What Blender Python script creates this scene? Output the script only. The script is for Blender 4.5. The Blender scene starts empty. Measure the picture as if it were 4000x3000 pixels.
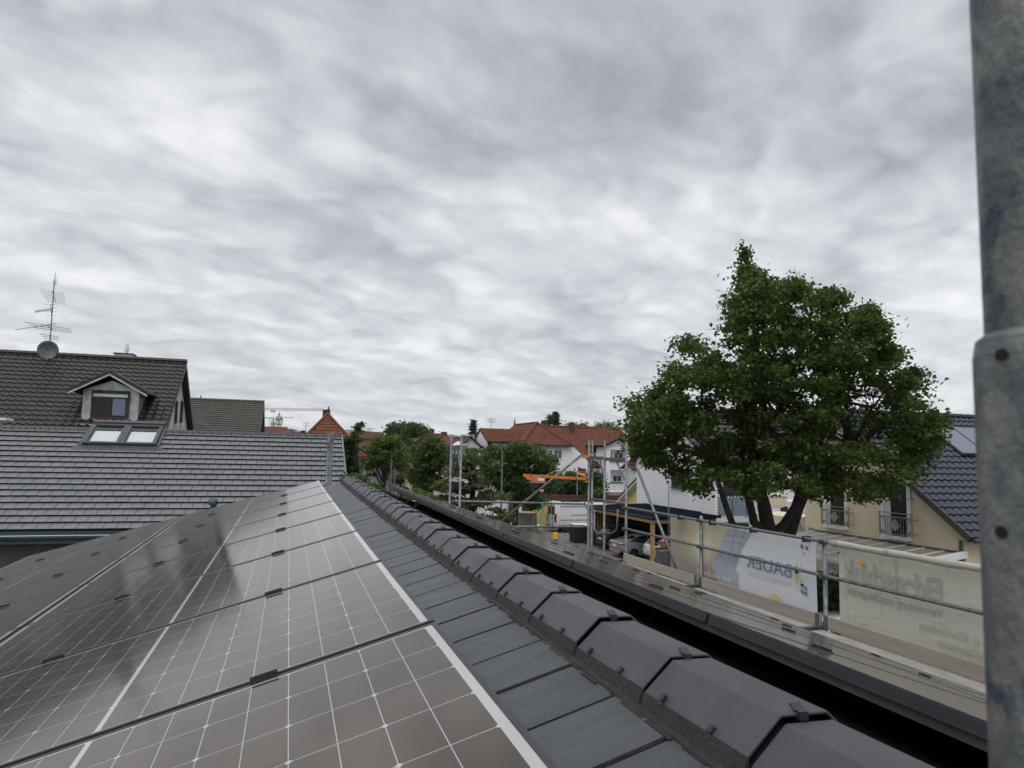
import bpy, math, random
import numpy as np
from mathutils import Vector, Matrix

# ------------------------------------------------------------------ camera, sky, sun, exposure
scene = bpy.context.scene
C = scene.collection
FPX = 2800.0; YAW = math.atan(861/2800); PITCH = math.atan(273/2800); ROLL = math.radians(1.2)
H = 6.4                                            # eye height above the yard
fw = Vector((math.sin(YAW)*math.cos(PITCH), math.cos(YAW)*math.cos(PITCH), math.sin(PITCH)))
rt = Vector((math.cos(YAW), -math.sin(YAW), 0)); up = rt.cross(fw)
RR = rt*math.cos(ROLL)+up*math.sin(ROLL); UU = up*math.cos(ROLL)-rt*math.sin(ROLL)
cam = bpy.data.cameras.new('camera'); camo = bpy.data.objects.new('camera', cam); C.objects.link(camo)
camo.matrix_world = Matrix(((RR.x, UU.x, -fw.x, 0), (RR.y, UU.y, -fw.y, 0), (RR.z, UU.z, -fw.z, H), (0, 0, 0, 1)))
cam.sensor_width = 36; cam.lens = 36*FPX/4000; cam.clip_start = 0.05; cam.clip_end = 30000
cam.dof.use_dof = True; cam.dof.focus_distance = 9.0; cam.dof.aperture_fstop = 15
scene.camera = camo
scene.view_settings.view_transform = 'Standard'; scene.view_settings.look = 'None'
scene.view_settings.exposure = 0.0; scene.view_settings.gamma = 1.0

SUN_EL, SUN_AZ = math.radians(52), math.radians(215)   # azimuth clockwise from +Y
sd = Vector((math.sin(SUN_AZ)*math.cos(SUN_EL), math.cos(SUN_AZ)*math.cos(SUN_EL), math.sin(SUN_EL)))
sun = bpy.data.lights.new('sun', 'SUN'); sun.energy = 1.2; sun.angle = math.radians(50); sun.color = (1, .97, .93)
suno = bpy.data.objects.new('sun', sun); C.objects.link(suno); suno.rotation_euler = sd.to_track_quat('Z', 'Y').to_euler()


class NX:
    """tiny expression builder over shader nodes"""
    def __init__(s, nt): s.nt = nt; s.N = nt.nodes; s.L = nt.links
    def node(s, t, **kw):
        n = s.N.new(t)
        for k, v in kw.items(): setattr(n, k, v)
        return n
    def put(s, sock, v):
        if hasattr(v, 'node'): s.L.new(v, sock)
        elif isinstance(v, (tuple, list)) and len(v) == 3 and sock.type == 'RGBA': sock.default_value = (*v, 1)
        else: sock.default_value = v
    def m(s, op, a, b=None, c=None, clamp=False):
        n = s.node('ShaderNodeMath', operation=op, use_clamp=clamp)
        s.put(n.inputs[0], a)
        if b is not None: s.put(n.inputs[1], b)
        if c is not None: s.put(n.inputs[2], c)
        return n.outputs[0]
    def mix(s, f, a, b):
        n = s.node('ShaderNodeMix', data_type='RGBA'); s.put(n.inputs[0], f); s.put(n.inputs[6], a); s.put(n.inputs[7], b)
        return n.outputs[2]
    def noise(s, vec, scale, detail=4, rough=.55, dist=0.0):
        n = s.node('ShaderNodeTexNoise'); n.inputs['Scale'].default_value = scale; n.inputs['Detail'].default_value = detail
        n.inputs['Roughness'].default_value = rough; n.inputs['Distortion'].default_value = dist
        if vec is not None: s.L.new(vec, n.inputs['Vector'])
        return n.outputs['Fac']
    def ramp(s, f, stops):
        n = s.node('ShaderNodeValToRGB'); s.put(n.inputs[0], f); cr = n.color_ramp
        while len(cr.elements) < len(stops): cr.elements.new(.5)
        for e, (p, c) in zip(cr.elements, stops):
            e.position = p; e.color = (*c, 1) if isinstance(c, (tuple, list)) else (c, c, c, 1)
        return n.outputs[0]
    def sep(s, v):
        n = s.node('ShaderNodeSeparateXYZ'); s.L.new(v, n.inputs[0]); return n.outputs
    def comb(s, x, y, z):
        n = s.node('ShaderNodeCombineXYZ'); s.put(n.inputs[0], x); s.put(n.inputs[1], y); s.put(n.inputs[2], z); return n.outputs[0]
    def mapv(s, v, sc=(1, 1, 1), rot=(0, 0, 0), loc=(0, 0, 0)):
        n = s.node('ShaderNodeMapping'); s.L.new(v, n.inputs[0]); n.inputs[1].default_value = loc; n.inputs[2].default_value = rot; n.inputs[3].default_value = sc
        return n.outputs[0]


world = bpy.data.worlds.new('World'); scene.world = world; world.use_nodes = True
wn = world.node_tree; wn.nodes.clear(); X = NX(wn)
sky = X.node('ShaderNodeTexSky', sky_type='NISHITA', sun_disc=False); sky.sun_elevation = SUN_EL; sky.sun_rotation = SUN_AZ
b1 = X.node('ShaderNodeBackground'); wn.links.new(sky.outputs[0], b1.inputs[0]); b1.inputs[1].default_value = 0.008
tc = X.node('ShaderNodeTexCoord').outputs['Generated']
dx, dy, dz = X.sep(tc)
zz = X.m('MAXIMUM', dz, 0.0)
den = X.m('ADD', zz, 0.20)
# cloud layer seen in perspective: direction projected on a high flat sheet, long axis across the view
cp = X.comb(X.m('DIVIDE', dx, den), X.m('DIVIDE', dy, den), 0.0)
cp = X.mapv(cp, rot=(0, 0, math.radians(-30)))
def warp(v, sc, amt, o):
    a_ = X.noise(X.mapv(v, loc=(o, 1.1, 0)), sc, 2, .5); b_ = X.noise(X.mapv(v, loc=(1.9, o, 0)), sc, 2, .5)
    n = X.node('ShaderNodeVectorMath', operation='ADD'); X.L.new(v, n.inputs[0]); X.L.new(X.comb(X.m('MULTIPLY', a_, amt), X.m('MULTIPLY', b_, amt), 0.0), n.inputs[1]); return n.outputs[0]
cw = warp(cp, 2.0, .20, 5.2)
def puffs(v, sc, off, seed):
    n = X.node('ShaderNodeTexVoronoi', feature='F1'); n.inputs['Scale'].default_value = sc
    X.L.new(X.mapv(v, sc=(1, 1.25, 1), loc=(seed, seed*.7+off, 0)), n.inputs['Vector']); return n.outputs['Distance']
cv = warp(warp(cw, 3.0, .16, 2.1), 9.0, .11, 3.3)
big = X.noise(X.mapv(cw, sc=(.9, 1.0, 1), loc=(3.1, 1.7, 0)), 1.0, 2, .5)
mid = X.noise(X.mapv(cw, loc=(7.7, 2.2, 0)), 2.1, 9, .56)
p1 = puffs(cv, 3.2, 0, 4.0); p1b = puffs(cv, 3.2, .07, 4.0); p2 = puffs(cv, 8.5, 0, 9.0)
fine = X.noise(X.mapv(cw, sc=(1, 1.5, 1), loc=(1.3, 9.1, 0)), 7.0, 8, .60)
s = X.m('ADD', X.m('MULTIPLY', big, .46), X.m('MULTIPLY', mid, .50))
s = X.m('ADD', s, X.m('MULTIPLY', X.m('SUBTRACT', .42, p1), .10))
s = X.m('ADD', s, X.m('MULTIPLY', X.m('SUBTRACT', p1b, p1), .27))
s = X.m('ADD', s, X.m('MULTIPLY', X.m('SUBTRACT', .42, p2), .12))
s = X.m('ADD', s, X.m('MULTIPLY', X.m('SUBTRACT', fine, .5), .20))
# 10-25 degrees up the layer is thinner and lighter, higher up it is heavier, at the horizon a greyer veil
s = X.m('ADD', s, X.m('MULTIPLY', X.m('SUBTRACT', X.ramp(dz, [(0, .72), (.05, .82), (.14, .82), (.24, .68), (.38, .50), (.5, .44), (1, .6)]), .5), .34))
colr = X.ramp(s, [(.27, (.34, .355, .39)), (.36, (.43, .445, .48)), (.43, (.50, .52, .555)), (.50, (.59, .61, .64)), (.57, (.67, .685, .71)), (.65, (.78, .79, .81)), (.76, (.89, .892, .897))])
b2 = X.node('ShaderNodeBackground'); wn.links.new(colr, b2.inputs[0])
# thick overcast is brightest overhead, above what the lens sees
st = X.m('MULTIPLY_ADD', X.m('SUBTRACT', dz, .60, clamp=True), 4.2, 1.07)
wn.links.new(st, b2.inputs[1])
ad = X.node('ShaderNodeAddShader'); wn.links.new(b1.outputs[0], ad.inputs[0]); wn.links.new(b2.outputs[0], ad.inputs[1])
wo = X.node('ShaderNodeOutputWorld'); wn.links.new(ad.outputs[0], wo.inputs[0])

# ------------------------------------------------------------------ pixel tools (4000x3000 photo -> world point on a real plane)
def ray(px, py): return RR*((px-2000)/FPX)-UU*((py-1500)/FPX)+fw
EYE = Vector((0, 0, H))
def at(px, py, D): return EYE+ray(px, py)*D
def onX(px, py, x): r = ray(px, py); return EYE+r*(x/r.x)
def onY(px, py, y): r = ray(px, py); return EYE+r*(y/r.y)
def onZ(px, py, z): r = ray(px, py); return EYE+r*((z-H)/r.z)
def onP(px, py, P, n): r = ray(px, py); return EYE+r*(n.dot(P-EYE)/n.dot(r))

# ------------------------------------------------------------------ mesh builder
class MB:
    def __init__(s): s.v = []; s.f = []
    def add(s, vs, fs):
        o = len(s.v); s.v += [tuple(p) for p in vs]; s.f += [tuple(i+o for i in f) for f in fs]
    def box(s, a, b):
        x0, y0, z0 = a; x1, y1, z1 = b
        s.add([(x0, y0, z0), (x1, y0, z0), (x1, y1, z0), (x0, y1, z0), (x0, y0, z1), (x1, y0, z1), (x1, y1, z1), (x0, y1, z1)],
              [(0, 3, 2, 1), (4, 5, 6, 7), (0, 1, 5, 4), (1, 2, 6, 5), (2, 3, 7, 6), (3, 0, 4, 7)])
    def obox(s, o, ux, uy, uz):
        o, ux, uy, uz = map(Vector, (o, ux, uy, uz))
        p = [o, o+ux, o+ux+uy, o+uy]; s.add(p+[q+uz for q in p], [(0, 3, 2, 1), (4, 5, 6, 7), (0, 1, 5, 4), (1, 2, 6, 5), (2, 3, 7, 6), (3, 0, 4, 7)])
    def poly(s, pts): s.add(pts, [tuple(range(len(pts)))])
    def prism(s, pts, d):
        d = Vector(d); pts = [Vector(p) for p in pts]; n = len(pts)
        s.add(pts+[p+d for p in pts], [tuple(range(n))[::-1], tuple(range(n, 2*n))]+[(i, (i+1) % n, (i+1) % n+n, i+n) for i in range(n)])
    def tube(s, pts, rad, n=8, cap=True):
        pts = [Vector(p) for p in pts]
        if not isinstance(rad, (list, tuple)): rad = [rad]*len(pts)
        rings = []
        for i, p in enumerate(pts):
            d = (pts[min(i+1, len(pts)-1)]-pts[max(i-1, 0)])
            if d.length < 1e-9: d = Vector((0, 0, 1))
            d.normalize(); a = d.orthogonal().normalized() if abs(d.z) < .99 else Vector((1, 0, 0))
            if abs(d.z) < .99: a = Vector((0, 0, 1)).cross(d).normalized()
            b = d.cross(a).normalized()
            rings.append([p+(a*math.cos(2*math.pi*k/n)+b*math.sin(2*math.pi*k/n))*rad[i] for k in range(n)])
        vs = [q for r in rings for q in r]; fs = []
        for i in range(len(rings)-1):
            for k in range(n): fs.append((i*n+k, i*n+(k+1) % n, (i+1)*n+(k+1) % n, (i+1)*n+k))
        if cap: fs += [tuple(range(n))[::-1], tuple(range((len(rings)-1)*n, len(rings)*n))]
        s.add(vs, fs)
    def lathe(s, c, prof, n=16):
        c = Vector(c); vs = []; fs = []
        for r, z in prof: vs += [c+Vector((r*math.cos(2*math.pi*k/n), r*math.sin(2*math.pi*k/n), z)) for k in range(n)]
        for i in range(len(prof)-1):
            for k in range(n): fs.append((i*n+k, i*n+(k+1) % n, (i+1)*n+(k+1) % n, (i+1)*n+k))
        fs += [tuple(range(n))[::-1], tuple(range((len(prof)-1)*n, len(prof)*n))]
        s.add(vs, fs)
    def build(s, name, mat, parent=None, smooth=False, bevel=0.0):
        me = bpy.data.meshes.new(name)
        off = wloc(parent) if parent is not None else Vector((0, 0, 0))
        vs = np.array(s.v, dtype=float)-np.array(off)
        base = None
        if parent is None and len(s.v):
            base = Vector((vs[:, 0].mean(), vs[:, 1].mean(), vs[:, 2].min())); vs = vs-np.array(base)
        me.from_pydata(vs.tolist(), [], s.f); me.validate(); me.update()
        me.materials.append(mat)
        if smooth: me.polygons.foreach_set('use_smooth', [True]*len(me.polygons))
        o = bpy.data.objects.new(name, me); C.objects.link(o)
        if parent is not None: o.parent = parent
        if base is not None: o.location = base
        if bevel:
            b = o.modifiers.new('bevel', 'BEVEL'); b.width = bevel; b.segments = 2; b.limit_method = 'ANGLE'
        return o
def wloc(o):
    v = Vector((0, 0, 0))
    while o is not None: v += Vector(o.location); o = o.parent
    return v
def tag(o, label=None, cat=None, group=None, kind=None):
    if label: o['label'] = label
    if cat: o['category'] = cat
    if group: o['group'] = group
    if kind: o['kind'] = kind
    return o
def thing(name, label, cat, loc=(0, 0, 0), group=None, rz=0):
    o = bpy.data.objects.new(name, None); C.objects.link(o); o.location = loc; o.rotation_euler = (0, 0, rz); o.empty_display_size = .2
    return tag(o, label, cat, group)
def copy_tree(o, parent=None):
    c = o.copy(); C.objects.link(c); c.parent = parent
    for ch in list(o.children): copy_tree(ch, c)
    return c

# ------------------------------------------------------------------ materials
def mat(name, col, rough=.7, metal=0.0, var=.15, vs=3.0, bump=0.0, bs=30.0, spec=.5, col2=None, stretch=(1, 1, 1), alpha=1.0, trans=0.0, coat=0.0, spot=None):
    m = bpy.data.materials.new(name); m.use_nodes = True; nt = m.node_tree; x = NX(nt)
    p = nt.nodes['Principled BSDF']; oc = x.node('ShaderNodeTexCoord').outputs['Object']
    if stretch != (1, 1, 1): oc = x.mapv(oc, sc=stretch)
    c2 = col2 or tuple(c*(1-var) for c in col); c1 = col if col2 else tuple(min(1, c*(1+var)) for c in col)
    n = x.noise(oc, vs, 6, .62, .2)
    c = x.mix(x.ramp(n, [(.33, 0.0), (.67, 1.0)]), c1, c2)
    if spot:
        n2 = x.noise(oc, spot[1], 3, .5); c = x.mix(x.ramp(n2, [(spot[2], 0.0), (spot[2]+.06, 1.0)]), c, spot[0])
    x.put(p.inputs['Base Color'], c); p.inputs['Metallic'].default_value = metal
    x.put(p.inputs['Roughness'], x.m('MULTIPLY_ADD', n, .25, rough-.12, clamp=True))
    p.inputs['Specular IOR Level'].default_value = spec; p.inputs['Alpha'].default_value = alpha
    p.inputs['Coat Weight'].default_value = coat
    if bump:
        b = x.node('ShaderNodeBump'); b.inputs['Strength'].default_value = bump; b.inputs['Distance'].default_value = .02
        x.put(b.inputs['Height'], x.noise(oc, bs, 5, .6)); x.put(p.inputs['Normal'], b.outputs[0])
    return m
def glassy(name, col, rough=.05):
    m = mat(name, col, rough+.12, 0, .1, 1.0, spec=.9); return m
def leafmat(name, c1, c2, c3):
    m = bpy.data.materials.new(name); m.use_nodes = True; nt = m.node_tree; x = NX(nt); p = nt.nodes['Principled BSDF']
    g = x.node('ShaderNodeNewGeometry').outputs['Random Per Island']; oc = x.node('ShaderNodeTexCoord').outputs['Object']
    f = x.m('ADD', x.m('MULTIPLY', g, .42), x.m('MULTIPLY', x.noise(oc, 1.6, 3), .72))
    c = x.ramp(f, [(.28, c1), (.58, c2), (.88, c3)]); x.put(p.inputs['Base Color'], c)
    p.inputs['Roughness'].default_value = .5; p.inputs['Specular IOR Level'].default_value = .35
    t = x.node('ShaderNodeBsdfTranslucent'); x.put(t.inputs[0], x.mix(.5, c, (.12, .2, .02)))
    mx = x.node('ShaderNodeMixShader'); mx.inputs[0].default_value = .36
    nt.links.new(p.outputs[0], mx.inputs[1]); nt.links.new(t.outputs[0], mx.inputs[2])
    nt.links.new(mx.outputs[0], nt.nodes['Material Output'].inputs[0]); return m

M = {}
M['tile_grey'] = mat('grey roof tile', (.150, .152, .165), .42, 0, .22, 2.2, .2, 60, spec=.6, col2=(.115, .122, .118))
M['tile_strip'] = mat('weathered grey tile', (.060, .064, .072), .40, 0, .28, 4, .35, 60, stretch=(1, 5, 1), col2=(.036, .040, .048))
M['cap'] = mat('ridge tile concrete', (.056, .058, .066), .46, 0, .10, 4, .25, 260, col2=(.040, .042, .049), spot=((.085, .082, .072), 5, .68))
M['cap_lip'] = mat('ridge roll', (.026, .027, .029), .6, 0, .3, 12, .3, 60, col2=(.036, .035, .031))
M['dark'] = mat('black gap', (.006, .006, .007), .9, var=.2)
M['shade_membrane'] = mat('black membrane as painted shade', (.0035, .0035, .004), .95, var=.2, spec=.1)  # near-black, so the shade below the panels is in the colour
M['clip'] = mat('dark clip metal', (.028, .03, .034), .45, .3)
M['frame'] = mat('anodised frame', (.10, .105, .115), .42, .5, .12, 6)
M['frame_dark'] = mat('dark frame', (.038, .041, .047), .42, .4, .15, 6)
M['alu'] = mat('dull aluminium', (.30, .28, .25), .45, .7, .2, 4)
M['galv'] = mat('galvanised steel', (.175, .186, .19), .45, .7, .28, 14, .2, 40, spot=((.10, .11, .13), 26, .60))
M['galv_near'] = mat('stained galvanised steel', (.24, .245, .225), .5, .3, .35, 34, .3, 60, col2=(.075, .085, .10), stretch=(1, 1, .6), spot=((.06, .07, .10), 48, .57))
M['galv_dark'] = mat('dark galvanised steel', (.13, .14, .145), .5, .6, .3, 10)
M['wood'] = mat('raw spruce board', (.35, .305, .255), .75, 0, .2, 9, .1, 60, stretch=(1, .12, 1), col2=(.27, .235, .195), spot=((.16, .09, .05), 16, .74))
M['wood_beam'] = mat('timber beam', (.34, .215, .11), .7, 0, .2, 6, stretch=(.4, .4, 2))
M['wood_dark'] = mat('dark timber', (.055, .036, .024), .8, 0, .3, 5, stretch=(6, 6, .5))
M['deck'] = mat('scaffold deck', (.40, .385, .34), .7, 0, .3, 12, .2, 60, stretch=(1, .3, 1), col2=(.25, .24, .22))
M['pantile'] = mat('brown pantile', (.017, .014, .013), .5, 0, .35, 2.2, col2=(.040, .033, .030), spec=.4)
M['pantile_moss'] = mat('mossy brown pantile', (.040, .033, .027), .6, 0, .3, 1.5, col2=(.075, .066, .05))
M['pan_blue'] = mat('glazed blue black pantile', (.014, .016, .032), .34, 0, .2, 4, spec=.5)
M['pan_red'] = mat('orange red pantile', (.17, .060, .031), .75, 0, .3, 1.3, col2=(.105, .040, .024), spec=.25)
M['pan_red_old'] = mat('old red tile', (.125, .050, .033), .8, 0, .35, 1.6, col2=(.08, .036, .027), spec=.25)
M['pan_hang'] = mat('orange plain tile', (.20, .075, .038), .75, 0, .3, 2.5, col2=(.125, .048, .028), spec=.25)
M['brown_sheet'] = mat('brown roof sheet', (.085, .032, .026), .5, var=.2)
M['white_wall'] = mat('white render', (.74, .75, .78), .85, 0, .04, .6, .12, 60)
M['grey_wall'] = mat('grey white render', (.55, .56, .57), .85, 0, .05, .8)
M['cream_wall'] = mat('cream render', (.64, .55, .40), .88, 0, .05, .7, .15, 60)
M['cream_pale'] = mat('pale cream render', (.62, .55, .42), .88, 0, .06, .7)
M['yellow_wall'] = mat('yellow render', (.66, .52, .20), .88, 0, .08, .8)
M['beige_wall'] = mat('beige roughcast', (.50, .46, .39), .9, 0, .12, 3, .3, 30)
M['maroon'] = mat('maroon paint', (.10, .028, .028), .6)
M['siding'] = mat('dark siding', (.036, .045, .040), .6, 0, .2, 3)
M['siding2'] = mat('grey green flashing', (.11, .14, .135), .45, .2)
M['gutter'] = mat('blue grey gutter', (.05, .075, .10), .35, .4)
M['pipe_light'] = mat('light pipe edge', (.30, .36, .40), .35, .5)
M['zinc'] = mat('zinc sheet', (.42, .45, .44), .38, .55, .25, 3, .3, 6)
M['white'] = mat('white paint', (.72, .72, .72), .5, var=.04)
M['blind'] = mat('white roller blind', (.50, .52, .54), .8, var=.03)
M['glass'] = glassy('window glass', (.012, .014, .017), .02)
M['dark_glass'] = mat('dark glazing', (.010, .012, .013), .12, spec=.35)
M['glass_blue'] = glassy('glass painted as reflected sky', (.12, .15, .24), .05)  # reflected sky put into the blue base colour
M['mahogany'] = mat('red brown frame', (.060, .022, .014), .5)
M['black'] = mat('black plastic', (.018, .018, .020), .5)
M['dgrey'] = mat('dark grey paint', (.045, .05, .056), .5)
M['rubber'] = mat('tyre', (.012, .012, .012), .8)
M['orange'] = mat('orange paint', (.56, .17, .035), .45, var=.12)
M['yellow'] = mat('yellow plastic', (.72, .42, .02), .5)
M['red_lamp'] = mat('red lamp glass', (.30, .01, .01), .25, spec=.8)
M['car_white'] = mat('white car paint', (.66, .68, .70), .28, var=.02, coat=.6)
M['car_silver'] = mat('silver car paint', (.27, .28, .29), .32, .35, .03, coat=.6)
M['car_black'] = mat('black car paint', (.012, .012, .014), .22, var=.02, coat=.8)
M['rim'] = mat('dark alloy rim', (.05, .05, .05), .4, .6)
M['plate'] = mat('number plate', (.6, .6, .6), .6)
M['asphalt'] = mat('yard concrete', (.17, .16, .145), .9, 0, .22, .5, .2, 20, col2=(.12, .115, .105))
M['road'] = mat('asphalt', (.06, .06, .062), .9, var=.2)
M['ground'] = mat('mixed ground', (.07, .085, .045), .95, 0, .3, .2)
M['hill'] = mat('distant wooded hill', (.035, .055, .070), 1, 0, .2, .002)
M['bark'] = mat('dark bark', (.024, .019, .014), .9, 0, .4, 8, .6, 30, stretch=(1, 1, .3))
M['bark_pale'] = mat('grey bark', (.19, .165, .13), .95, 0, .35, 6, .6, 18, stretch=(1, 1, .4))
M['cutwood'] = mat('cut wood', (.33, .27, .19), .9, 0, .25, 6)
M['rope_green'] = mat('green rope', (.06, .26, .16), .8)
M['rope_tan'] = mat('tan rope', (.55, .33, .2), .8)
M['pink'] = mat('pink foam', (.55, .22, .24), .7)
M['copper'] = mat('verdigris copper', (.16, .30, .26), .7, var=.2)
M['copper_dk'] = mat('dark verdigris', (.05, .10, .10), .7, var=.2)
M['tower'] = mat('pale tower stone', (.62, .61, .50), .9, var=.08)
M['pink_wall'] = mat('pink plaster', (.50, .32, .25), .9)
M['crane'] = mat('crane lattice paint', (.50, .46, .38), .6)
M['brick_dk'] = mat('dark chimney brick', (.060, .036, .030), .9, var=.3, vs=4)
M['terracotta'] = mat('terracotta', (.32, .11, .05), .8)
M['frost'] = mat('frosted glass', (.16, .21, .25), .35, spec=.6)
M['canopy'] = mat('smoked canopy sheet', (.27, .24, .19), .45, 0, .15, 3, spec=.6)
M['steel'] = mat('stainless steel', (.34, .33, .31), .3, .8)
M['thermal'] = mat('solar thermal glass', (.13, .145, .18), .25, 0, .04, 2, spec=.8)
M['pv_far'] = mat('panel painted with pale reflection', (.55, .58, .62), .3)  # sky reflection put into the pale base colour
L_MAPLE = leafmat('maple leaves', (.018, .032, .007), (.046, .076, .013), (.14, .20, .033))
L_MID = leafmat('mid green leaves', (.020, .038, .010), (.046, .078, .017), (.10, .15, .035))
L_DARK = leafmat('dark green leaves', (.015, .032, .010), (.034, .062, .018), (.07, .11, .03))
L_YEL = leafmat('yellow green leaves', (.035, .058, .012), (.085, .125, .02), (.17, .21, .04))
L_PALE = leafmat('pale budding leaves', (.09, .10, .06), (.14, .15, .09), (.22, .22, .15))
L_FLOW = leafmat('leaves with cream blossom', (.028, .046, .014), (.08, .10, .036), (.26, .25, .15))
L_CON = leafmat('conifer needles', (.008, .020, .012), (.014, .032, .018), (.028, .05, .026))

# solar cells: real print of the module, drawn in the panel's own coordinates
def cell_mat():
    m = bpy.data.materials.new('solar cells under glass'); m.use_nodes = True; nt = m.node_tree; x = NX(nt); p = nt.nodes['Principled BSDF']
    oc = x.node('ShaderNodeTexCoord').outputs['Object']; px, py, pz = x.sep(oc)
    second = x.m('GREATER_THAN', px, .861)
    a = x.m('SUBTRACT', px, x.m('MULTIPLY_ADD', second, .833, .034)); b = x.m('SUBTRACT', py, .021)
    def dist(v, per):
        return x.m('ABSOLUTE', x.m('SUBTRACT', v, x.m('MULTIPLY', x.m('ROUND', x.m('DIVIDE', v, per)), per)))
    la = x.m('LESS_THAN', dist(a, .0912), .0009); lb = x.m('LESS_THAN', dist(b, .182), .0010)
    dm = x.m('LESS_THAN', x.m('ADD', dist(a, .1824), dist(b, .182)), .0085)
    out = x.m('MAXIMUM', x.m('MAXIMUM', x.m('LESS_THAN', a, 0.0), x.m('GREATER_THAN', a, .8210)), x.m('MAXIMUM', x.m('LESS_THAN', b, 0.0), x.m('GREATER_THAN', b, 1.092)))
    wire = x.m('MULTIPLY', x.m('LESS_THAN', dist(x.m('ADD', b, .005), .0114), .0006), .20)
    white = x.m('MAXIMUM', x.m('MAXIMUM', la, lb), x.m('MAXIMUM', dm, out))
    n = x.noise(oc, 2.5, 4)
    cell = x.mix(n, (.022, .0175, .0155), (.014, .012, .0115))
    c = x.mix(wire, cell, (.22, .21, .19)); c = x.mix(white, c, (.40, .40, .40))
    dust = x.ramp(x.noise(x.mapv(oc, sc=(1, 2, 1)), 3.0, 8, .7), [(.45, .0), (.9, .12)])
    c = x.mix(dust, c, (.34, .31, .27))
    p.inputs['Sheen Weight'].default_value = .05; p.inputs['Sheen Roughness'].default_value = .3; p.inputs['Sheen Tint'].default_value = (1, .90, .78, 1)
    x.put(p.inputs['Base Color'], c); p.inputs['IOR'].default_value = 1.86
    x.put(p.inputs['Roughness'], x.m('MULTIPLY_ADD', x.noise(oc, 6, 5), .05, .09)); p.inputs['Specular Tint'].default_value = (1, .76, .54, 1)
    return m
M['cells'] = cell_mat()

# ================================================================== our own house: roof we look along
def sag(y): return .06*max(0.0, (y-3)/7)**1.5
def zl(x): return H-.510+.281*(x-.71)               # left tile plane
def zr(x): return H-.512-.322*(x-.947)              # right tile plane
YN, YF = -3.0, 10.32
own = thing('tiled_house', 'house whose anthracite roof fills the foreground, with octagonal ridge tiles between two solar arrays', 'house', (.83, 3.6, 0))
ys = [YN+(YF-YN)*i/24 for i in range(25)]
def strip(mb, xa, xb, za, zb, y0, y1, n=12, drop=.018):
    yy = [y0+(y1-y0)*i/n for i in range(n+1)]
    vs = []
    for y in yy: vs += [(xa, y, za+sag(y)), (xb, y, zb+sag(y)), (xa, y, za+sag(y)-drop), (xb, y, zb+sag(y)-drop)]
    fs = []
    for i in range(n):
        a, b = 4*i, 4*i+4
        fs += [(a, a+1, b+1, b), (a+2, b+2, b+3, a+3), (a, b, b+2, a+2), (a+1, a+3, b+3, b+1)]
    fs += [(0, 2, 3, 1), (4*n, 4*n+1, 4*n+3, 4*n+2)]
    mb.add(vs, fs)
mb = MB(); strip(mb, -3.75, .80, zl(-3.75)-.024, zl(.80)-.024, YN, YF, 24, .06); mb.build('roof_underlay', M['dark'], own)
mb = MB(); strip(mb, -3.78, .494, zl(-3.78), zl(.494), YN-.02, YF+.02, 24)
for k in range(-18, 40):
    y0 = 1.229+.2357*k+.0075; y1 = y0+.2357-.0145
    y0 = max(y0, YN); y1 = min(y1, YF)
    if y1-y0 < .02: continue
    random.seed(k); d = random.uniform(-.0015, .0015)
    strip(mb, .4945, .742, zl(.4945)+d, zl(.742)+d, y0, y1, 1)
mb.build('left_roof_tiles', M['tile_strip'], own)
mb = MB(); strip(mb, .90, 5.1, zr(.90), zr(5.1), YN, YF, 24, .05); mb.build('right_roof_shade_membrane', M['shade_membrane'], own)  # black membrane spread over the slope, standing in for shade under the panels
mb = MB()
xs = [(-3.3, zl(-3.3)-.1), (.83, zl(.74)-.1), (4.8, zr(4.8)-.1), (4.8, .0), (-3.3, 0)]
mb.prism([(x, YN+.2, z) for x, z in xs], (0, YF-YN-.45, 0)); mb.build('wall', M['white_wall'], own)
mb = MB(); mb.tube([(5.17, YN, zr(5.1)-.03), (5.17, YF, zr(5.1)-.02)], .06, 8); mb.build('gutter', M['gutter'], own)
mb = MB(); mb.tube([(-3.86, YN, zl(-3.8)-.03), (-3.86, YF, zl(-3.8)-.02)], .06, 8); mb.build('gutter', M['gutter'], own)
mb = MB(); strip(mb, .698, .716, zl(.698)+.003, zl(.716)+.005, YN, YF, 60, .01)
rs = random.Random(4)
for k in range(120):
    y = YN+(YF-YN)*k/120; w_ = rs.uniform(.0, .006); mb.box((.694-w_, y, zl(.69)+sag(y)-.004), (.703, y+rs.uniform(.02, .1), zl(.69)+sag(y)+.003))
mb.build('dirty_seal_roll', mat('dirty seal', (.014, .013, .012), .9, 0, .5, 30, col2=(.034, .030, .022)), own)
prof = [(.717, -.477), (.783, -.417), (.874, -.418), (.940, -.477)]
inner = [(.720, -.483), (.7845, -.4225), (.8725, -.4235), (.937, -.483)]
lipo = [(.709, -.510), (.7145, -.478)]; lipi = [(.724, -.510), (.727, -.480)]
mb = MB()
n = 30
for i in range(n):
    ya, yb = YN+(YF-YN)*i/n, YN+(YF-YN)*(i+1)/n
    P4 = [(.726, -.508), (.731, -.488), (.788, -.435), (.869, -.435), (.926, -.488), (.931, -.508)]
    q = [(x, ya, H+z+sag(ya)) for x, z in P4]+[(x, yb, H+z+sag(yb)) for x, z in P4]
    mb.add(q, [(j, j+1, j+7, j+6) for j in range(5)])
mb.build('ridge_roll', M['dark'], own)
k0 = int((YN-1.374)/.357)+1
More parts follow.
